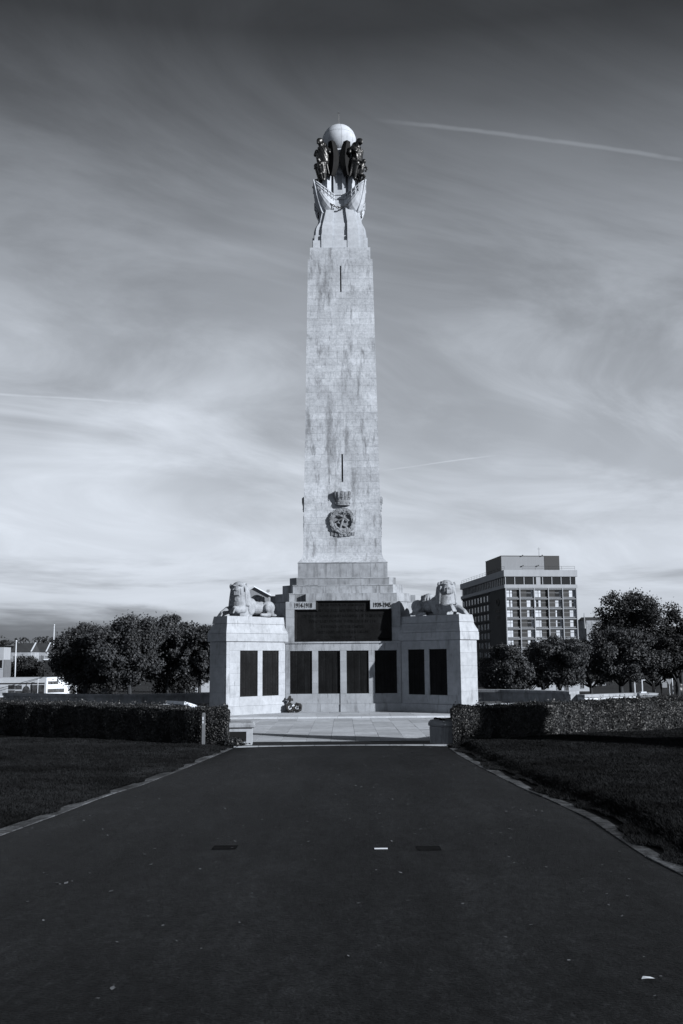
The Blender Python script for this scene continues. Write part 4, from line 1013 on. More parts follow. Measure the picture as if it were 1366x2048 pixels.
# ------------------------------------------------------------------ trees
def tree(name, label, cat, px, Y, top_v, half_px, mat, seed, trunk_r=.16, n_clump=46, leaf=.10, n_leaf=15000, base=None, squash=1.0, group=None, clear=.26, sparse=1.0):
    leaf = leaf * .56; n_leaf = int(n_leaf * 2.2); n_clump = int(n_clump * 1.7)
    g = np.random.default_rng(seed); rr = random.Random(seed)
    c = at(px, 1320, Y); zb = gz(c.x, Y) - .05 if base is None else base; zt = at(px, top_v, Y).z; H = zt - zb; Rw = half_px / 2000 * Y
    e_ = empty(name, (c.x, Y, zb)); tag(e_, label, cat, group)
    z0 = H * clear; cz_ = (H + z0) / 2; rz = (H - z0) / 2
    # clump centres through the crown, mostly near its shell
    cl = []
    while len(cl) < n_clump:
        p = g.normal(0, 1, 3); p /= np.linalg.norm(p); r_ = g.random() ** .45 * .84; p = p * r_
        if p[2] < -.78: continue
        wob_ = 1 + .16 * math.sin(3 * math.atan2(p[1], p[0]) + seed) + .10 * math.sin(5 * p[2] + seed * 2)
        cl.append((p[0] * Rw * wob_, p[1] * Rw * .9 * wob_, cz_ + p[2] * rz * (1 - .05 * rr.random()), (.13 + .13 * rr.random()) * min(Rw, rz * 1.2)))
    Ps = []; Ns = []; per = n_leaf // n_clump
    for (x_, y_, z_, r_) in cl:
        k = int(per * (r_ / (.195 * min(Rw, rz * 1.2))) ** 2 * sparse); v_ = g.normal(0, 1, (k, 3)); v_ /= np.linalg.norm(v_, axis=1, keepdims=True)
        rad = r_ * (.55 + .55 * g.random(k)) * np.where(g.random(k) < .16, 1.2 + .45 * g.random(k), 1.0)
        Ps.append(np.array([[x_, y_, z_]]) + v_ * rad[:, None] * np.array([[1, 1, .8]])); Ns.append(v_ + g.normal(0, .8, (k, 3)))
    stuff(quads_obj('crown', leaf_cloud(np.concatenate(Ps), np.concatenate(Ns), leaf, .6), mat, e_))
    tr = MB(); fork = z0 + rz * .35
    tr.tube([(0, 0, -.3), (.03, .02, .2), (rr.uniform(-.1, .1), .02, z0 * .6), (rr.uniform(-.15, .15), 0, fork), (rr.uniform(-.3, .3), 0, H * .8)], [trunk_r * 1.5, trunk_r * 1.1, trunk_r * .95, trunk_r * .8, trunk_r * .2], 9)
    for k in range(0, len(cl), 3):
        x_, y_, z_, r_ = cl[k]; s0 = min(max(z0 * .85, z_ - math.hypot(x_, y_) * .8), H * .6)
        tr.tube([(0, 0, s0), (x_ * .45, y_ * .45, s0 + (z_ - s0) * .6), (x_, y_, z_)], [trunk_r * .45, trunk_r * .25, trunk_r * .08], 6)
    tr.build('trunk', M_bark, e_, True)
    return e_
G1, G2 = 'trees beside the exhibition hoarding', 'trees in front of the hotel'
tree('leafy_tree', 'broad leafy tree with dark trunk next to the white hoarding', 'tree', 172, 80, 1243, 76, M_leaf, 1, .20, 80, .16, 30000, group=G1, clear=.20)
tree('leafy_tree', 'tall round leafy tree with a forked pale trunk, second from the hoarding', 'tree', 258, 76, 1227, 82, M_leaf, 2, .17, 84, .16, 30000, group=G1, clear=.22)
tree('leafy_tree', 'tall leafy tree with slim pale stems, beside the tree next to the bastion', 'tree', 335, 79, 1225, 78, M_leaf, 3, .13, 80, .16, 30000, group=G1, clear=.22)
tree('leafy_tree', 'leafy tree partly hidden by the bastion with the sunlit lion', 'tree', 398, 76, 1240, 52, M_leaf, 4, .13, 42, .16, 15000, group=G1, clear=.22)
tree('leafy_tree', 'dense dark tree filling the gap behind the leafy trees', 'tree', 215, 92, 1242, 110, M_leaf2, 15, .18, 70, .2, 20000, group=G1, clear=.04)
tree('leafy_tree', 'dense dark tree close behind the bastion with the sunlit lion', 'tree', 350, 92, 1238, 92, M_leaf2, 16, .18, 60, .2, 16000, group=G1, clear=.04)
tree('small_tree', 'small dark tree growing close beside the memorial on the hotel side', 'tree', 1012, 84, 1280, 62, M_leaf, 5, .13, 56, .15, 19000, group=G2, clear=.05)
tree('small_tree', 'round dark tree in front of the lower hotel windows', 'tree', 1118, 92, 1266, 74, M_leaf, 6, .16, 60, .16, 20000, group=G2, clear=.14)
tree('small_tree', 'large round tree with grey trunk under the tall oak', 'tree', 1240, 96, 1246, 92, M_leaf, 7, .22, 72, .17, 26000, group=G2, clear=.18)
tree('small_tree', 'dark tree overhanging the two people', 'tree', 1352, 98, 1262, 62, M_leaf2, 8, .2, 56, .17, 18000, group=G2, clear=.26)
tree('oak_tree', 'tall spreading oak with sky showing through its crown', 'tree', 1262, 138, 1172, 88, M_leaf2, 9, .4, 60, .26, 12000, group=G2, clear=.36)
tree('oak_tree', 'dark tree crown close beside the tall spreading oak', 'tree', 1362, 146, 1206, 56, M_leaf2, 10, .35, 44, .26, 11000, group=G2, clear=.2)

# ------------------------------------------------------------------ hotel
def rotz_frame(loc, xdir):
    return math.atan2(xdir[1], xdir[0])
c0 = at(1015, 1320, 290.0); HB = -7.0
hx = Vector((1, .1135, 0)).normalized()
hot = empty('hotel', (c0.x, 290.0, HB), math.atan2(hx.y, hx.x)); tag(hot, 'tall concrete hotel block with a grid of windows and rooftop plant room', 'hotel')
W, DP = 21.3, 55.0
zt = at(1085, 1140, 291).z - HB           # roof level
f1 = at(1085, 1153, 291).z - HB; f2 = at(1085, 1169, 291).z - HB; f3 = at(1085, 1176, 291).z - HB
MB().box(.4, W - .1, .9, DP - .3, 0, zt - .5).build('core', M_brickd, hot)
m = MB(); m.box(-.35, W + .35, -.35, DP + .35, f1, zt); m.build('roof_fascia', M_conc, hot)
m = MB(); m.box(-.25, W + .25, -.25, DP + .25, f3, f2); m.build('lower_fascia', M_conc, hot)
m = MB(); m.box(.15, W - .15, .12, DP, f2 + .001, f1 - .001); m.build('restaurant_glazing', M_glass, hot)
nb = 23
for k in range(24):
    x_ = k * W / 23
    if k % 3 == 0: block('glazing_mullion', M_conc, hot, Matrix.Translation((min(x_ + .1, W - .1), 0, (f1 + f2) / 2)), (.22, .24, f1 - f2 - .01))
block('blank_panel', M_conc, hot, Matrix.Translation((W * .465, 0, (f1 + f2) / 2)), (1.3, .2, f1 - f2 - .02))
for k in range(26):
    block('glazing_mullion', M_conc, hot, Matrix.Translation((.05, 1.5 + k * (DP - 2) / 26, (f1 + f2) / 2)), (.24, .22, f1 - f2 - .01))
# front bays: 5 by 6, each a window with curtain, glass and a dark infill panel
fl = at(1085, 1196.4, 291).z - at(1085, 1216.3, 291).z; top0 = f3 - .25; bw_ = W / 5
m = MB(); m.box(0, W, .5, .9, 0, f3); m.build('front_wall', M_brickd, hot)
rr = random.Random(4)
for r_ in range(8):
    zt_ = top0 - r_ * fl
    for c in range(5):
        x0 = c * bw_ + .22; x1 = (c + 1) * bw_ - .22; z0, z1 = zt_ - fl + .55, zt_ - .18
        win = empty('window', (0, 0, 0), 0, hot)
        left_light = (c in (0, 2)); ws = (x1 - x0) * .5
        lx0, lx1 = (x0, x0 + ws) if left_light else (x1 - ws, x1); dx0, dx1 = (x0 + ws + .05, x1) if left_light else (x0, x1 - ws - .05)
        block('infill_panel', M_infill, win, Matrix.Translation(((dx0 + dx1) / 2, .40, (z0 + z1) / 2)), (dx1 - dx0, .18, z1 - z0))
        block('glass', M_glass, win, Matrix.Translation(((lx0 + lx1) / 2, .46, (z0 + z1) / 2)), (lx1 - lx0, .05, z1 - z0))
        a = rr.choice((.62, .56, .5, .35, .2)) * (lx1 - lx0); b = rr.uniform(.30, .40) * (lx1 - lx0)
        if rr.random() < .9: block('curtain', M_curt, win, Matrix.Translation((lx0 + a / 2, .425, (z0 + z1) / 2)), (a, .02, z1 - z0 - .04))
        if rr.random() < .9: block('curtain', M_curt, win, Matrix.Translation((lx1 - b / 2, .425, (z0 + z1) / 2)), (b, .02, z1 - z0 - .04))
        block('transom', M_metald if rr.random() < .6 else M_conc, win, Matrix.Translation(((lx0 + lx1) / 2, .38, z0 + (z1 - z0) * .56)), (lx1 - lx0, .07, .10))
        block('rail', M_clad, win, Matrix.Translation(((dx0 + dx1) / 2, .29, z0 + (z1 - z0) * .56)), (dx1 - dx0, .05, .09))
        block('sill', M_conc, win, Matrix.Translation(((x0 + x1) / 2, .26, z0 - .10)), (x1 - x0, .44, .16))
for r_ in range(8):
    z_ = top0 - r_ * fl
    block('floor_edge', M_conc, hot, Matrix.Translation((W / 2, .18, z_ - .02)), (W, .70, .22))
for c in range(6): block('column', M_conc, hot, Matrix.Translation((min(max(c * bw_, .12), W - .12), .20, (f3) / 2)), (.24, .96, f3 - .02))
# side wall: blank brick end with emblem and lettering, then columns of narrow windows
m = MB(); m.box(-.02, .5, .9, 17.5, 0, f3); m.build('blank_side_wall', M_brickd, hot)
m = MB(); m.box(.2, .5, 17.6, DP - .3, 0, f3); m.build('window_side_wall', M_brickd, hot)
for r_ in range(8):
    for c in range(9):
        y_ = 20 + c * 3.95; z_ = top0 - r_ * fl - fl * .55
        win = empty('window', (0, 0, 0), 0, hot)
        block('glass', M_glass, win, Matrix.Translation((.18, y_ + .9, z_)), (.05, 1.6, fl * .58))
        if rr.random() < .85: block('curtain', M_curt, win, Matrix.Translation((.13, y_ + .2, z_)), (.04, .5, fl * .62))
        if rr.random() < .85: block('curtain', M_curt, win, Matrix.Translation((.13, y_ + 1.6, z_)), (.04, .3, fl * .5))
    block('floor_edge', M_brickd, hot, Matrix.Translation((.05, (17.6 + DP) / 2, top0 - r_ * fl)), (.3, DP - 17.8, .3))
sg = at(1003, 1320, 296)
Ms = lambda y_, z_: Matrix.Translation((-.03, y_, z_)) @ Matrix.Rotation(R(-90), 4, 'Z') @ Matrix.Rotation(R(90), 4, 'X')
ze = at(1003, 1204, 297).z - HB
tm = MB(); tm.torus((0, 0, 0), .95, .22, 22, 6, None, (1.6, 1)); tm.torus((.3, .1, 0), .35, .16, 14, 6, None, (1.6, 1)); o = tm.build('emblem', M_black, hot); o.matrix_local = Ms(8.3, ze)
text_mesh('sign_lettering', 'CROWNE', 1.55, M_black, hot, Ms(8.3, ze - 2.7), .05, .05)
text_mesh('sign_lettering', 'PLAZA', 1.55, M_black, hot, Ms(8.3, ze - 4.6), .05, .05)
# rooftop plant room, railings and mast
ph = at(1085, 1113, 296).z - HB
plant = MB().box(0.2, W * .835, 4, 22, zt, ph).build('plant_room', M_clad, hot)
block('dark_cladding', M_infill, plant, Matrix.Translation((W * .73, 3.97, (zt + ph) / 2)), (W * .215, .08, ph - zt - .02))
block('dark_cladding', M_infill, plant, Matrix.Translation((.16, 12.9, (zt + ph) / 2)), (.08, 17.9, ph - zt - .02))
block('roof_edge', M_metald, plant, Matrix.Translation((W * .42, 13, ph + .08)), (W * .835, 18.2, .16))
rl = MB()
for a, b in (((W * .25, .4), (W - .1, .4)), ((0, .4), (0, DP - .4))):
    L_ = math.hypot(b[0] - a[0], b[1] - a[1]); n = int(L_ / 3.5)
    for h_ in (.6, 1.15): rl.tube([(a[0], a[1], zt + h_), (b[0], b[1], zt + h_)], .035, 5)
    for k in range(n + 1): t = k / n; rl.tube([(a[0] + (b[0] - a[0]) * t, a[1] + (b[1] - a[1]) * t, zt), (a[0] + (b[0] - a[0]) * t, a[1] + (b[1] - a[1]) * t, zt + 1.15)], .035, 5)
rl.build('roof_railing', M_metald, hot)
ms = MB(); ms.tube([(W * .58, 6, ph), (W * .58, 6, ph + 2.9)], [.06, .03], 6); ms.tube([(W * .58 - .5, 6, ph + 2.4), (W * .58 + .5, 6, ph + 2.4)], .03, 5); ms.build('mast', M_metald, hot)
for x_, z_ in ((W * .31, ph + .2), (W * .59, ph + .25), (W * .31, zt + 1.6), (W * .53, zt + 1.7)): block('roof_light', M_metald, hot, Matrix.Translation((x_, 3.6, z_)), (.3, .3, .3))

# ------------------------------------------------------------------ generic building pieces
def house(name, label, cat, u0, u1, Y, v_eave, v_base, depth, roof=None, mat=M_render, wins=(), v_ridge=None, group=None, rmat=M_roof, rz=0):
    a, b = at(u0, v_eave, Y), at(u1, v_eave, Y); zb = min(at(u0, v_base, Y).z, gz(a.x, Y)) - .3; Wd = b.x - a.x; he = a.z - zb
    e_ = empty(name, (a.x, Y, zb), rz); tag(e_, label, cat, group)
    MB().box(0, Wd, 0, depth, 0, he).build('wall', mat, e_)
    if roof:
        hr = at(u0, v_ridge, Y).z - zb; rf = MB(); o_ = .25
        if roof == 'gable_front': rf.add([(-o_, -o_, he), (Wd + o_, -o_, he), (Wd / 2, -o_, hr), (-o_, depth + o_, he), (Wd + o_, depth + o_, he), (Wd / 2, depth + o_, hr)], [(5, 4, 3), (0, 2, 5, 3), (2, 1, 4, 5)]); MB().add([(0, .0, he - .002), (Wd, .0, he - .002), (Wd / 2, .0, hr - .1)], [(0, 1, 2)]).build('gable', mat, e_); MB().tube([(-o_, -o_, he), (Wd / 2, -o_, hr), (Wd + o_, -o_, he)], .14, 5).build('verge', M_paper, e_)
        else: rf.add([(-o_, -o_, he), (Wd + o_, -o_, he), (Wd + o_, depth + o_, he), (-o_, depth + o_, he), (0, depth / 2, hr), (Wd, depth / 2, hr)], [(0, 1, 5, 4), (2, 3, 4, 5), (0, 4, 3), (1, 2, 5), (3, 2, 1, 0)])
        rf.build('roof', rmat, e_)
    for (x0, x1, z0, z1) in wins:
        wn = block('window', M_glass, e_, Matrix.Translation(((x0 + x1) / 2 * Wd, -.02, (z0 + z1) / 2 * he)), ((x1 - x0) * Wd, .08, (z1 - z0) * he))
        fr_ = MB(); t = .045 * he * .5
        fx0, fx1, fz0, fz1 = x0 * Wd, x1 * Wd, z0 * he, z1 * he
        fr_.box(fx0 - t, fx0, -.07, .0, fz0 - t, fz1 + t); fr_.box(fx1, fx1 + t, -.07, .0, fz0 - t, fz1 + t); fr_.box(fx0, fx1, -.07, .0, fz1, fz1 + t); fr_.box(fx0, fx1, -.07, 0, fz0 - t, fz0); fr_.box((fx0 + fx1) / 2 - t / 3, (fx0 + fx1) / 2 + t / 3, -.075, -.061, fz0, fz1)
        fr_.build('window_frame', M_conc, e_)
    return e_
# house whose gable shows behind the sunlit lion
gh = house('gabled_house', 'gabled house roof with aerials behind the sunlit lion', 'house', 478, 538, 150, 1192, 1390, 14, 'gable_front', M_clad, [(.30, .48, .82, .95), (.10, .22, .82, .95)], 1174)
m = MB(); wg_ = 60 / 2000 * 150
for k, (x_, h_) in enumerate(((.10, 1.0), (.2, 1.1), (.28, .8), (.9, .9))):
    zz = at(500, 1182, 150).z - gh.location.z; m.tube([(x_ * wg_, 4, zz - 1.2), (x_ * wg_, 4, zz + h_ - .4)], .03, 5)
    for q in range(4): m.tube([(x_ * wg_ - .28, 4 + .05 * q, zz + h_ - .5 - .1 * q), (x_ * wg_ + .28, 4 + .05 * q, zz + h_ - .46 - .1 * q)], .02, 4)
m.build('aerial', M_metald, gh)
# white flat-roofed block between the trees and the bastion
house('flat_roofed_block', 'white flat-roofed block peeping between the trees and the bastion', 'building', 372, 440, 220, 1249, 1390, 20, None, M_render, [(.28, .45, .93, .985), (.55, .72, .93, .985)])
# modern building at the far left edge
mo = house('modern_building', 'white and glass modern building beside the tall flagpole', 'building', -60, 8, 190, 1295, 1360, 4, None, M_conc, [(.5, .73, .30, .52), (.5, .73, .58, .74), (.76, .97, .58, .74)])
block('timber_panel', M_wood, mo, Matrix.Translation((68 / 2000 * 190 + .05, 2.0, 4.6)), (.12, 3.9, 4.6))
# terrace of gabled houses beyond
for k, (u0, u1, ve, vr, Y, lab) in enumerate(((22, 62, 1304, 1286, 330, 'grey slate-roofed house with arched white windows beside the flagpole'), (58, 92, 1304, 1286, 350, 'slate-roofed house with a white gable edge beyond the hoarding'))):
    hs = house('slate_roofed_house', lab, 'house', u0, u1, Y, ve, 1330, 9, 'ridge', M_wall, [(.12 + .17 * q, .22 + .17 * q, .72, .9) for q in range(5)], vr, 'slate-roofed houses')
    a = at(u0, ve, Y); wd_ = at(u1, ve, Y).x - a.x; hh = hs.location.z
    m = MB(); za, zb_ = at(u0, vr, Y).z - hh, a.z - hh; m.add([(wd_ - .1, 4.5, za + .2), (wd_ + .4, 4.5, za + .2), (wd_ + .4, -.4, zb_ + .1), (wd_ - .1, -.4, zb_ + .1)], [(0, 1, 2, 3)]); m.build('white_verge', M_paper, hs)
# dark wedge-roofed house and gable right of the hotel
gd = house('stone_house', 'house with a pale stone gable beside the hotel', 'house', 1172, 1206, 330, 1240, 1385, 12, 'ridge', M_wall, [(.45, .6, .9, .95)], 1233)
m = MB(); p = at(1168, 1226, 262); m.tube([(p.x, p.y, p.z - 4), (p.x, p.y, p.z)], [.35, .05], 6); o = m.build('slender_finial', M_clad); tag(o, 'slender pale finial rising behind the house beside the hotel', 'finial')
p0, p1 = at(1318, 1285, 240), at(1328, 1258, 240); ch_ = empty('chimney_stack', (p0.x, 240, gz(0, 240))); tag(ch_, 'pale chimney stack with a white top among the dark trees', 'chimney')
hh = p1.z - gz(0, 240); MB().box(0, p1.x - p0.x, 0, 1.0, 0, hh - 1.1).build('stack', M_clad, ch_); MB().rings([[(0, 0, hh - 1.098), (1.1, 0, hh - 1.098), (1.1, 1, hh - 1.098), (0, 1, hh - 1.098)], [(.3, .3, hh), (.8, .3, hh), (.8, .8, hh), (.3, .8, hh)]]).build('cap', M_paper, ch_)
# low white house under the trees on the right
house('white_house', 'low white house with windows and a porch under the trees', 'house', 1046, 1180, 185, 1345, 1388, 10, 'ridge', M_render, [(.50, .56, .25, .62), (.62, .67, .05, .55), (.86, .90, .3, .6), (.28, .38, .3, .62)], 1332)

# ------------------------------------------------------------------ exhibition hoarding
hb = at(0, 1394, 118); hz = hb.z; x93, x153 = at(92, 1394, 118).x, at(153, 1390, 121).x
hoz = at(92, 1355, 118).z - hz
ho = empty('exhibition_hoarding', (at(92, 1394, 118).x, 118, hz)); tag(ho, 'long white exhibition hoarding printed with pictures beside the trees', 'hoarding')
LF = at(92, 1394, 118).x - at(-70, 1394, 118).x
MB().box(-LF, 0, 0, 5, 0, hoz).build('front_panel', M_render, ho)
e2 = Vector((x153 - at(92, 1394, 118).x, 3.0, 0)); L2 = e2.length; a2 = math.atan2(e2.y, e2.x)
sd = MB().box(0, L2, 0, .12, 0, hoz).build('side_panel', M_paper, ho); sd.rotation_euler = (0, 0, a2)
def hpanel(parent, x0, x1, z0, z1, mat, nm='printed_picture'): return block(nm, mat, parent, Matrix.Translation(((x0 + x1) / 2, -.012, (z0 + z1) / 2)), (x1 - x0, .02, z1 - z0))
q = LF / 162.0
for x0, x1, z0, z1 in ((-76, -63, .39, .62), (-62, -49, .39, .60), (-76, -63, .12, .35), (-62, -49, .12, .32), (-46, -34, .12, .45), (-32, -4, .10, .62)):
    hpanel(ho, x0 * q, x1 * q, z0 * hoz, z1 * hoz, M_print)
hpanel(ho, -LF, -.2, .66 * hoz, .73 * hoz, M_metald, 'dark_band'); hpanel(ho, -LF, -.2, .985 * hoz, 1.0 * hoz, M_paper, 'top_trim'); hpanel(ho, -LF, -1, -.02, .06, M_paper, 'base_trim')
for k in range(6): hpanel(ho, -95 * q, -80 * q, (.16 + .07 * k) * hoz, (.19 + .07 * k) * hoz, M_stone, 'text_line')
dm = MB(); dm.lathe([(0, .72), (.03, .70), (.04, .6), (.16, .55), (.26, .42), (.30, .25), (.34, .22), (.34, 0), (0, 0)], 12); o = dm.build('dome_picture', M_print, ho); o.matrix_local = Matrix.Translation((-40 * q, -.03, .12 * hoz)) @ Matrix.Diagonal((1.6 * hoz / 2.4, .02, .75 * hoz, 1))
hpanel(sd, .05 * L2, .38 * L2, .64 * hoz, .80 * hoz, M_print); hpanel(sd, .04 * L2, .58 * L2, .20 * hoz, .40 * hoz, M_print); hpanel(sd, .76 * L2, .97 * L2, .04 * hoz, .48 * hoz, M_print)
m = MB(); m.tube([(-1.2 * LF * .6, -1.2, .55), (-.02 * LF, -.25, hoz + .12)], .03, 5); m.build('stay_cable', M_metald, ho)
m = MB(); m.tube([(-14 * q, -.6, 0), (-14 * q, -.6, hoz * .92)], .035, 6); m.tube([(-14 * q, -.6, hoz * .92), (-10 * q, -.5, hoz * .92)], .03, 6); m.build('bracket_post', M_metalw, ho)
def pole(name, label, cat, u, v0, v1, Y, r_, mat=M_metalw, cap=True, group=None):
    a, b = at(u, v0, Y), at(u, v1, Y); e_ = empty(name, (a.x, Y, a.z)); tag(e_, label, cat, group); h_ = b.z - a.z
    MB().tube([(0, 0, -.4), (0, 0, h_ * .5), (0, 0, h_)], [r_, r_ * .85, r_ * .6], 8).build('mast', mat, e_, True)
    if cap: MB().ell((0, 0, h_), r_ * 1.2, None, 8, 6).build('finial', mat, e_, True)
    return e_
pole('flagpole', 'white flagpole rising behind the hoarding beside the modern building', 'flagpole', 29.5, 1360, 1282, 124, .09)
pole('flagpole', 'tall white flagpole against the low cloud beyond the dark tree', 'flagpole', 106.5, 1310, 1250, 140, .085)
pole('bollard_post', 'short white post between the hoarding and the dark trunk', 'post', 163, 1376, 1356, 100, .08)
pole('sign_post', 'white post standing beside the people under the trees', 'post', 1345.5, 1381, 1349, 118, .08)
pole('sign_post', 'thin white post in front of the low white house', 'post', 1088, 1380, 1361, 100, .05)
def lpost(u0, u1, vb, vt, Y, label):
    a, b, c = at(u0, vb, Y), at(u0, vt, Y), at(u1, vt, Y); e_ = empty('bracket_post', (a.x, Y, a.z)); tag(e_, label, 'post', 'hooked white posts'); h_ = b.z - a.z
    MB().box(-.06, .06, -.06, .06, -.3, h_).build('upright', M_metalw, e_); MB().box(-.06, c.x - a.x, -.06, .06, h_ + .001, h_ + .10).build('arm', M_metalw, e_)
lpost(1270, 1275, 1381, 1362, 112, 'hooked white post under the trees, above the terrace pier'); lpost(1285, 1290, 1382, 1361, 112, 'hooked white post under the trees, beside the people')
# notice board on legs, litter bin, triangular sign
a, b = at(203, 1392, 84), at(215, 1377, 84); nb_ = empty('notice_board', (a.x, 84, a.z)); tag(nb_, 'small pale notice board standing at the foot of the trees', 'sign'); wd_, h_ = b.x - a.x, b.z - a.z
MB().box(0, wd_, -.03, .03, .25, h_).build('panel', M_clad, nb_)
for x_ in (.04, wd_ - .04): MB().box(x_ - .03, x_ + .03, .031, .09, -.5, h_).build('leg', M_metald, nb_)
for k in range(3): block('printed_notice', M_print, nb_, Matrix.Translation((.12 + k * .16, -.035, .45)), (.10, .008, .26))
a = at(1359, 1391, 118); bn = empty('litter_bin', (a.x, 118, a.z)); tag(bn, 'dark litter bin standing on the promenade near the people', 'bin')
MB().lathe([(0, 0), (.42, 0), (.45, 1.15), (0, 1.15)], 16).build('body', M_metald, bn, True); MB().lathe([(.47, 1.16), (.48, 1.28), (.3, 1.42), (0, 1.45)], 16).build('lid', M_metald, bn, True); block('label_plate', M_paper, bn, Matrix.Translation((-.1, -.44, .8)), (.22, .03, .25))
a = at(1338, 1358, 124); ts = empty('triangular_sign', (a.x, 124, gz(0, 124))); tag(ts, 'pale downward-pointing triangular road sign behind the people', 'sign')
hh = a.z - gz(0, 124); MB().tube([(0, 0, 0), (0, 0, hh)], .04, 6).build('pole', M_metalw, ts); m = MB(); m.rings([[(-.42, -.06, hh), (.42, -.06, hh), (0, -.06, hh - .78)], [(-.42, -.09, hh), (.42, -.09, hh), (0, -.09, hh - .78)]]); m.build('plate', M_clad, ts, False, True)
a = at(101, 1336, 130); ks = empty('kiosk', (a.x - .6, 130, gz(0, 130))); tag(ks, 'small dark kiosk with a pale roof beyond the hoarding', 'kiosk')
hk = at(101, 1320, 130).z - gz(0, 130); MB().box(-.2, .8, 0, 1.0, 0, hk).build('body', M_metald, ks); MB().box(-.3, .9, -.1, 1.1, hk + .001, hk + .18).build('roof', M_paper, ks)
# slim conical evergreen out on the sunny lawn; its shadow reaches across the paving
cf = empty('conical_evergreen', (19.4, 15.65, gz(0, 16))); tag(cf, 'slim conical evergreen tree on the open lawn on the sunny side of the path', 'tree')
g = np.random.default_rng(77); n = 26000; hh_ = g.random(n) ** .7; h_ = 9.7 * (1 - hh_ ** 1.0 * .94); rmax = np.minimum(.30 * (9.9 - h_), 1.15 + .1 * (9.9 - h_)); a_ = g.random(n) * 6.283
rad = rmax * (.35 + .75 * np.sqrt(g.random(n))) * (1 + .15 * np.sin(h_ * 6 + a_ * 3))
P = np.stack([rad * np.cos(a_), rad * np.sin(a_), h_], 1); stuff(quads_obj('crown', leaf_cloud(P, np.stack([np.cos(a_), np.sin(a_), np.full(n, .5)], 1) + g.normal(0, .7, (n, 3)), .13, .6), M_leaf2, cf))
MB().tube([(0, 0, -.3), (.02, 0, 3), (0, 0, 9.3)], [.22, .16, .02], 8).build('trunk', M_bark, cf, True)

# ------------------------------------------------------------------ two people on the promenade
def person(u, v, Y, label, seed, walk):
    a = at(u, v, Y); b = MB(); L = b.limb; s = 1
    b.ell((0, 0, 1.62), (.085, .10, .125)); L([(0, 0, 1.52), (0, 0, 1.44)], [.06, .07]); b.ell((0, 0, 1.25), (.21, .14, .26)); b.ell((0, 0, 1.0), (.19, .14, .2))
    b.ell((0, -.095, 1.60), (.02, .03, .03))
    for s in (-1, 1):
        L([(s * .2, 0, 1.40), (s * .27, .03 * s * walk, 1.12), (s * .25, -.12 * s * walk - .04, .88)], [.075, .06, .045]); b.ell((s * .25, -.13 * s * walk - .05, .80), (.035, .045, .07))
        L([(s * .09, 0, .95), (s * .11, -.10 * s * walk, .50), (s * .11, -.06 * s * walk + .05 * (s > 0) * walk, .09)], [.105, .075, .05]); b.ell((s * .11, -.06 * s * walk - .05, .045), (.05, .13, .045))
    f = fused(b, 'person', M_coat, None, .022, 2); f.location = a; f.rotation_euler = (0, 0, R(seed * 40)); tag(f, label, 'person', 'people on the promenade')
    hd = MB(); hd.ell((0, -.012, 1.622), (.083, .096, .122), None, 12, 9); hd.build('head_skin', M_skin, f, True); hr = MB(); hr.ell((0, .02, 1.655), (.098, .10, .11), None, 12, 9); hr.build('hair', M_black, f, True)
person(1308, 1391, 124, 'person in a dark coat standing with legs apart near the terrace pier', 1, .35)
person(1323.5, 1391, 124, 'person in dark clothes standing sideways by the triangular sign', 2, .1)

# ------------------------------------------------------------------ far treeline, roofs on the hillside
g = np.random.default_rng(3)
Ps = []; Ns = []
for k in range(260):
    x_ = g.uniform(-900, 900); y_ = g.uniform(600, 1500); s_ = g.uniform(5, 9); zc_ = -8.5 + s_ * .8
    v_ = g.normal(0, 1, (60, 3)); v_ /= np.linalg.norm(v_, axis=1, keepdims=True); Ps.append(np.array([[x_, y_, zc_]]) + v_ * s_ * np.array([[1.2, 1, .9]])); Ns.append(v_)
for k in range(160):
    x_ = g.uniform(-900, 500); y_ = g.uniform(1700, 2300); t = min((y_ - 1500) / 900 * 1.25, 1); z_ = -9 + (42 + 9) * math.sin(t * math.pi / 2); s_ = g.uniform(6, 15)
    v_ = g.normal(0, 1, (50, 3)); v_ /= np.linalg.norm(v_, axis=1, keepdims=True); Ps.append(np.array([[x_, y_, z_ + s_ * .5]]) + v_ * s_ * np.array([[1.5, 1, .8]])); Ns.append(v_)
o = stuff(quads_obj('far_woodland', leaf_cloud(np.concatenate(Ps), np.concatenate(Ns), 2.4, .8), M_leaf2)); o['label'] = 'far-off woods and gardens fading along the horizon'; o['category'] = 'woodland'
tree('garden_tree', 'dark tree crown at the edge of the view beside the modern building', 'tree', -8, 215, 1266, 22, M_leaf2, 21, .3, 22, .3, 4000, group='garden trees')
tree('garden_tree', 'dark garden tree between the flagpole and the hoarding', 'tree', 62, 135, 1312, 40, M_leaf2, 22, .2, 34, .24, 9000, group='garden trees', clear=.05)
tree('garden_tree', 'bushy dark tree close behind the hoarding near the kiosk', 'tree', 108, 140, 1300, 28, M_leaf2, 23, .2, 26, .24, 6000, group='garden trees', clear=.05)
tree('garden_tree', 'low dark bushes below the slate-roofed houses', 'tree', 48, 200, 1308, 46, M_leaf2, 31, .2, 40, .3, 9000, group='garden trees', clear=.0)
tree('garden_tree', 'dark bushes below the white gable edge and tall flagpole', 'tree', 112, 205, 1304, 40, M_leaf2, 32, .2, 36, .3, 8000, group='garden trees', clear=.0)
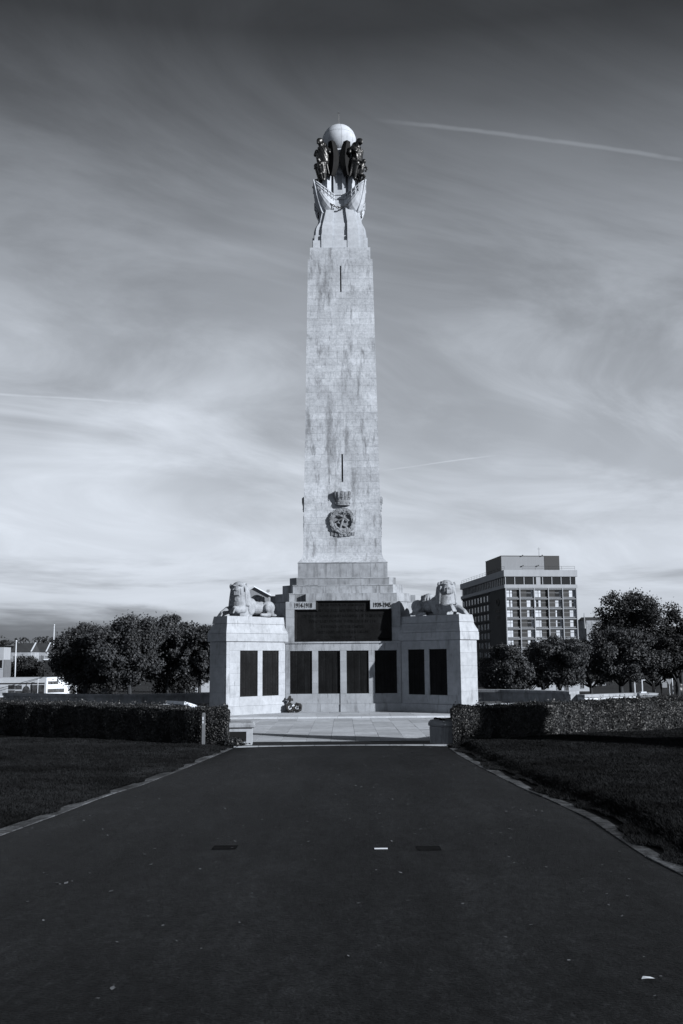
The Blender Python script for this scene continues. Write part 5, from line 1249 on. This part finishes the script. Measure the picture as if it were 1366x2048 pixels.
tree('garden_tree', 'dark hedge-like tree close behind the round dark tree', 'tree', 1085, 112, 1300, 60, M_leaf2, 41, .2, 50, .2, 12000, group='garden trees', clear=.2)
tree('garden_tree', 'pale shrub-like tree overhanging the low white house', 'tree', 1060, 130, 1318, 44, M_leaf2, 24, .2, 30, .22, 7000, group='garden trees', clear=.18)
tree('garden_tree', 'dark tree filling the gap below the tall oak', 'tree', 1180, 130, 1292, 80, M_leaf2, 25, .2, 44, .22, 12000, group='garden trees', clear=.2)
tree('garden_tree', 'dark tree beyond the triangular road sign', 'tree', 1305, 150, 1280, 95, M_leaf2, 26, .2, 50, .24, 14000, group='garden trees', clear=.14)

# ------------------------------------------------------------------ litter on the path
def on_path(x_, y_): 
    a, b = interp(L_edge, y_), interp(R_edge, y_); t = (x_ - a) / (b - a); return gz(0, y_) + .03 * (1 - (2 * t - 1) ** 2)
z_ = on_path(.345, 9.71); o = MB().box(-.062, .062, -.014, .014, .001, .008).build('paper_strip', M_paper); o.location = (.345, 9.71, z_); tag(o, 'white paper strip lying flat on the tarmac path', 'litter')
z_ = on_path(1.6, 5.6); m = MB(); m.add([(-.035, -.01, .006), (0, -.018, .012), (.04, -.002, .006), (.02, .016, .010), (-.02, .014, .014)], [(0, 1, 2, 3, 4)]); o = m.build('paper_scrap', M_paper); o.location = (1.60, 5.6, z_); tag(o, 'crumpled white scrap of paper on the near tarmac', 'litter')
g = np.random.default_rng(9); N = 650; Y = 5 + 19 * g.random(N) ** .8; X = np.array([g.uniform(interp(L_edge, y_) + .1, interp(R_edge, y_) - .1) for y_ in Y])
P = np.stack([X, Y, np.array([on_path(x_, y_) + .006 for x_, y_ in zip(X, Y)])], 1)
o = stuff(quads_obj('fallen_leaves', leaf_cloud(P, np.tile(np.array([[0, 0, 1.0]]), (N, 1)) + g.normal(0, .10, (N, 3)), .010 + .010 * g.random(N), .6), material('fallen_leaf', .16, .8, .2, [(30, .5)]))); o['label'] = 'scattered tiny fallen leaves and grit on the tarmac'; o['category'] = 'litter'
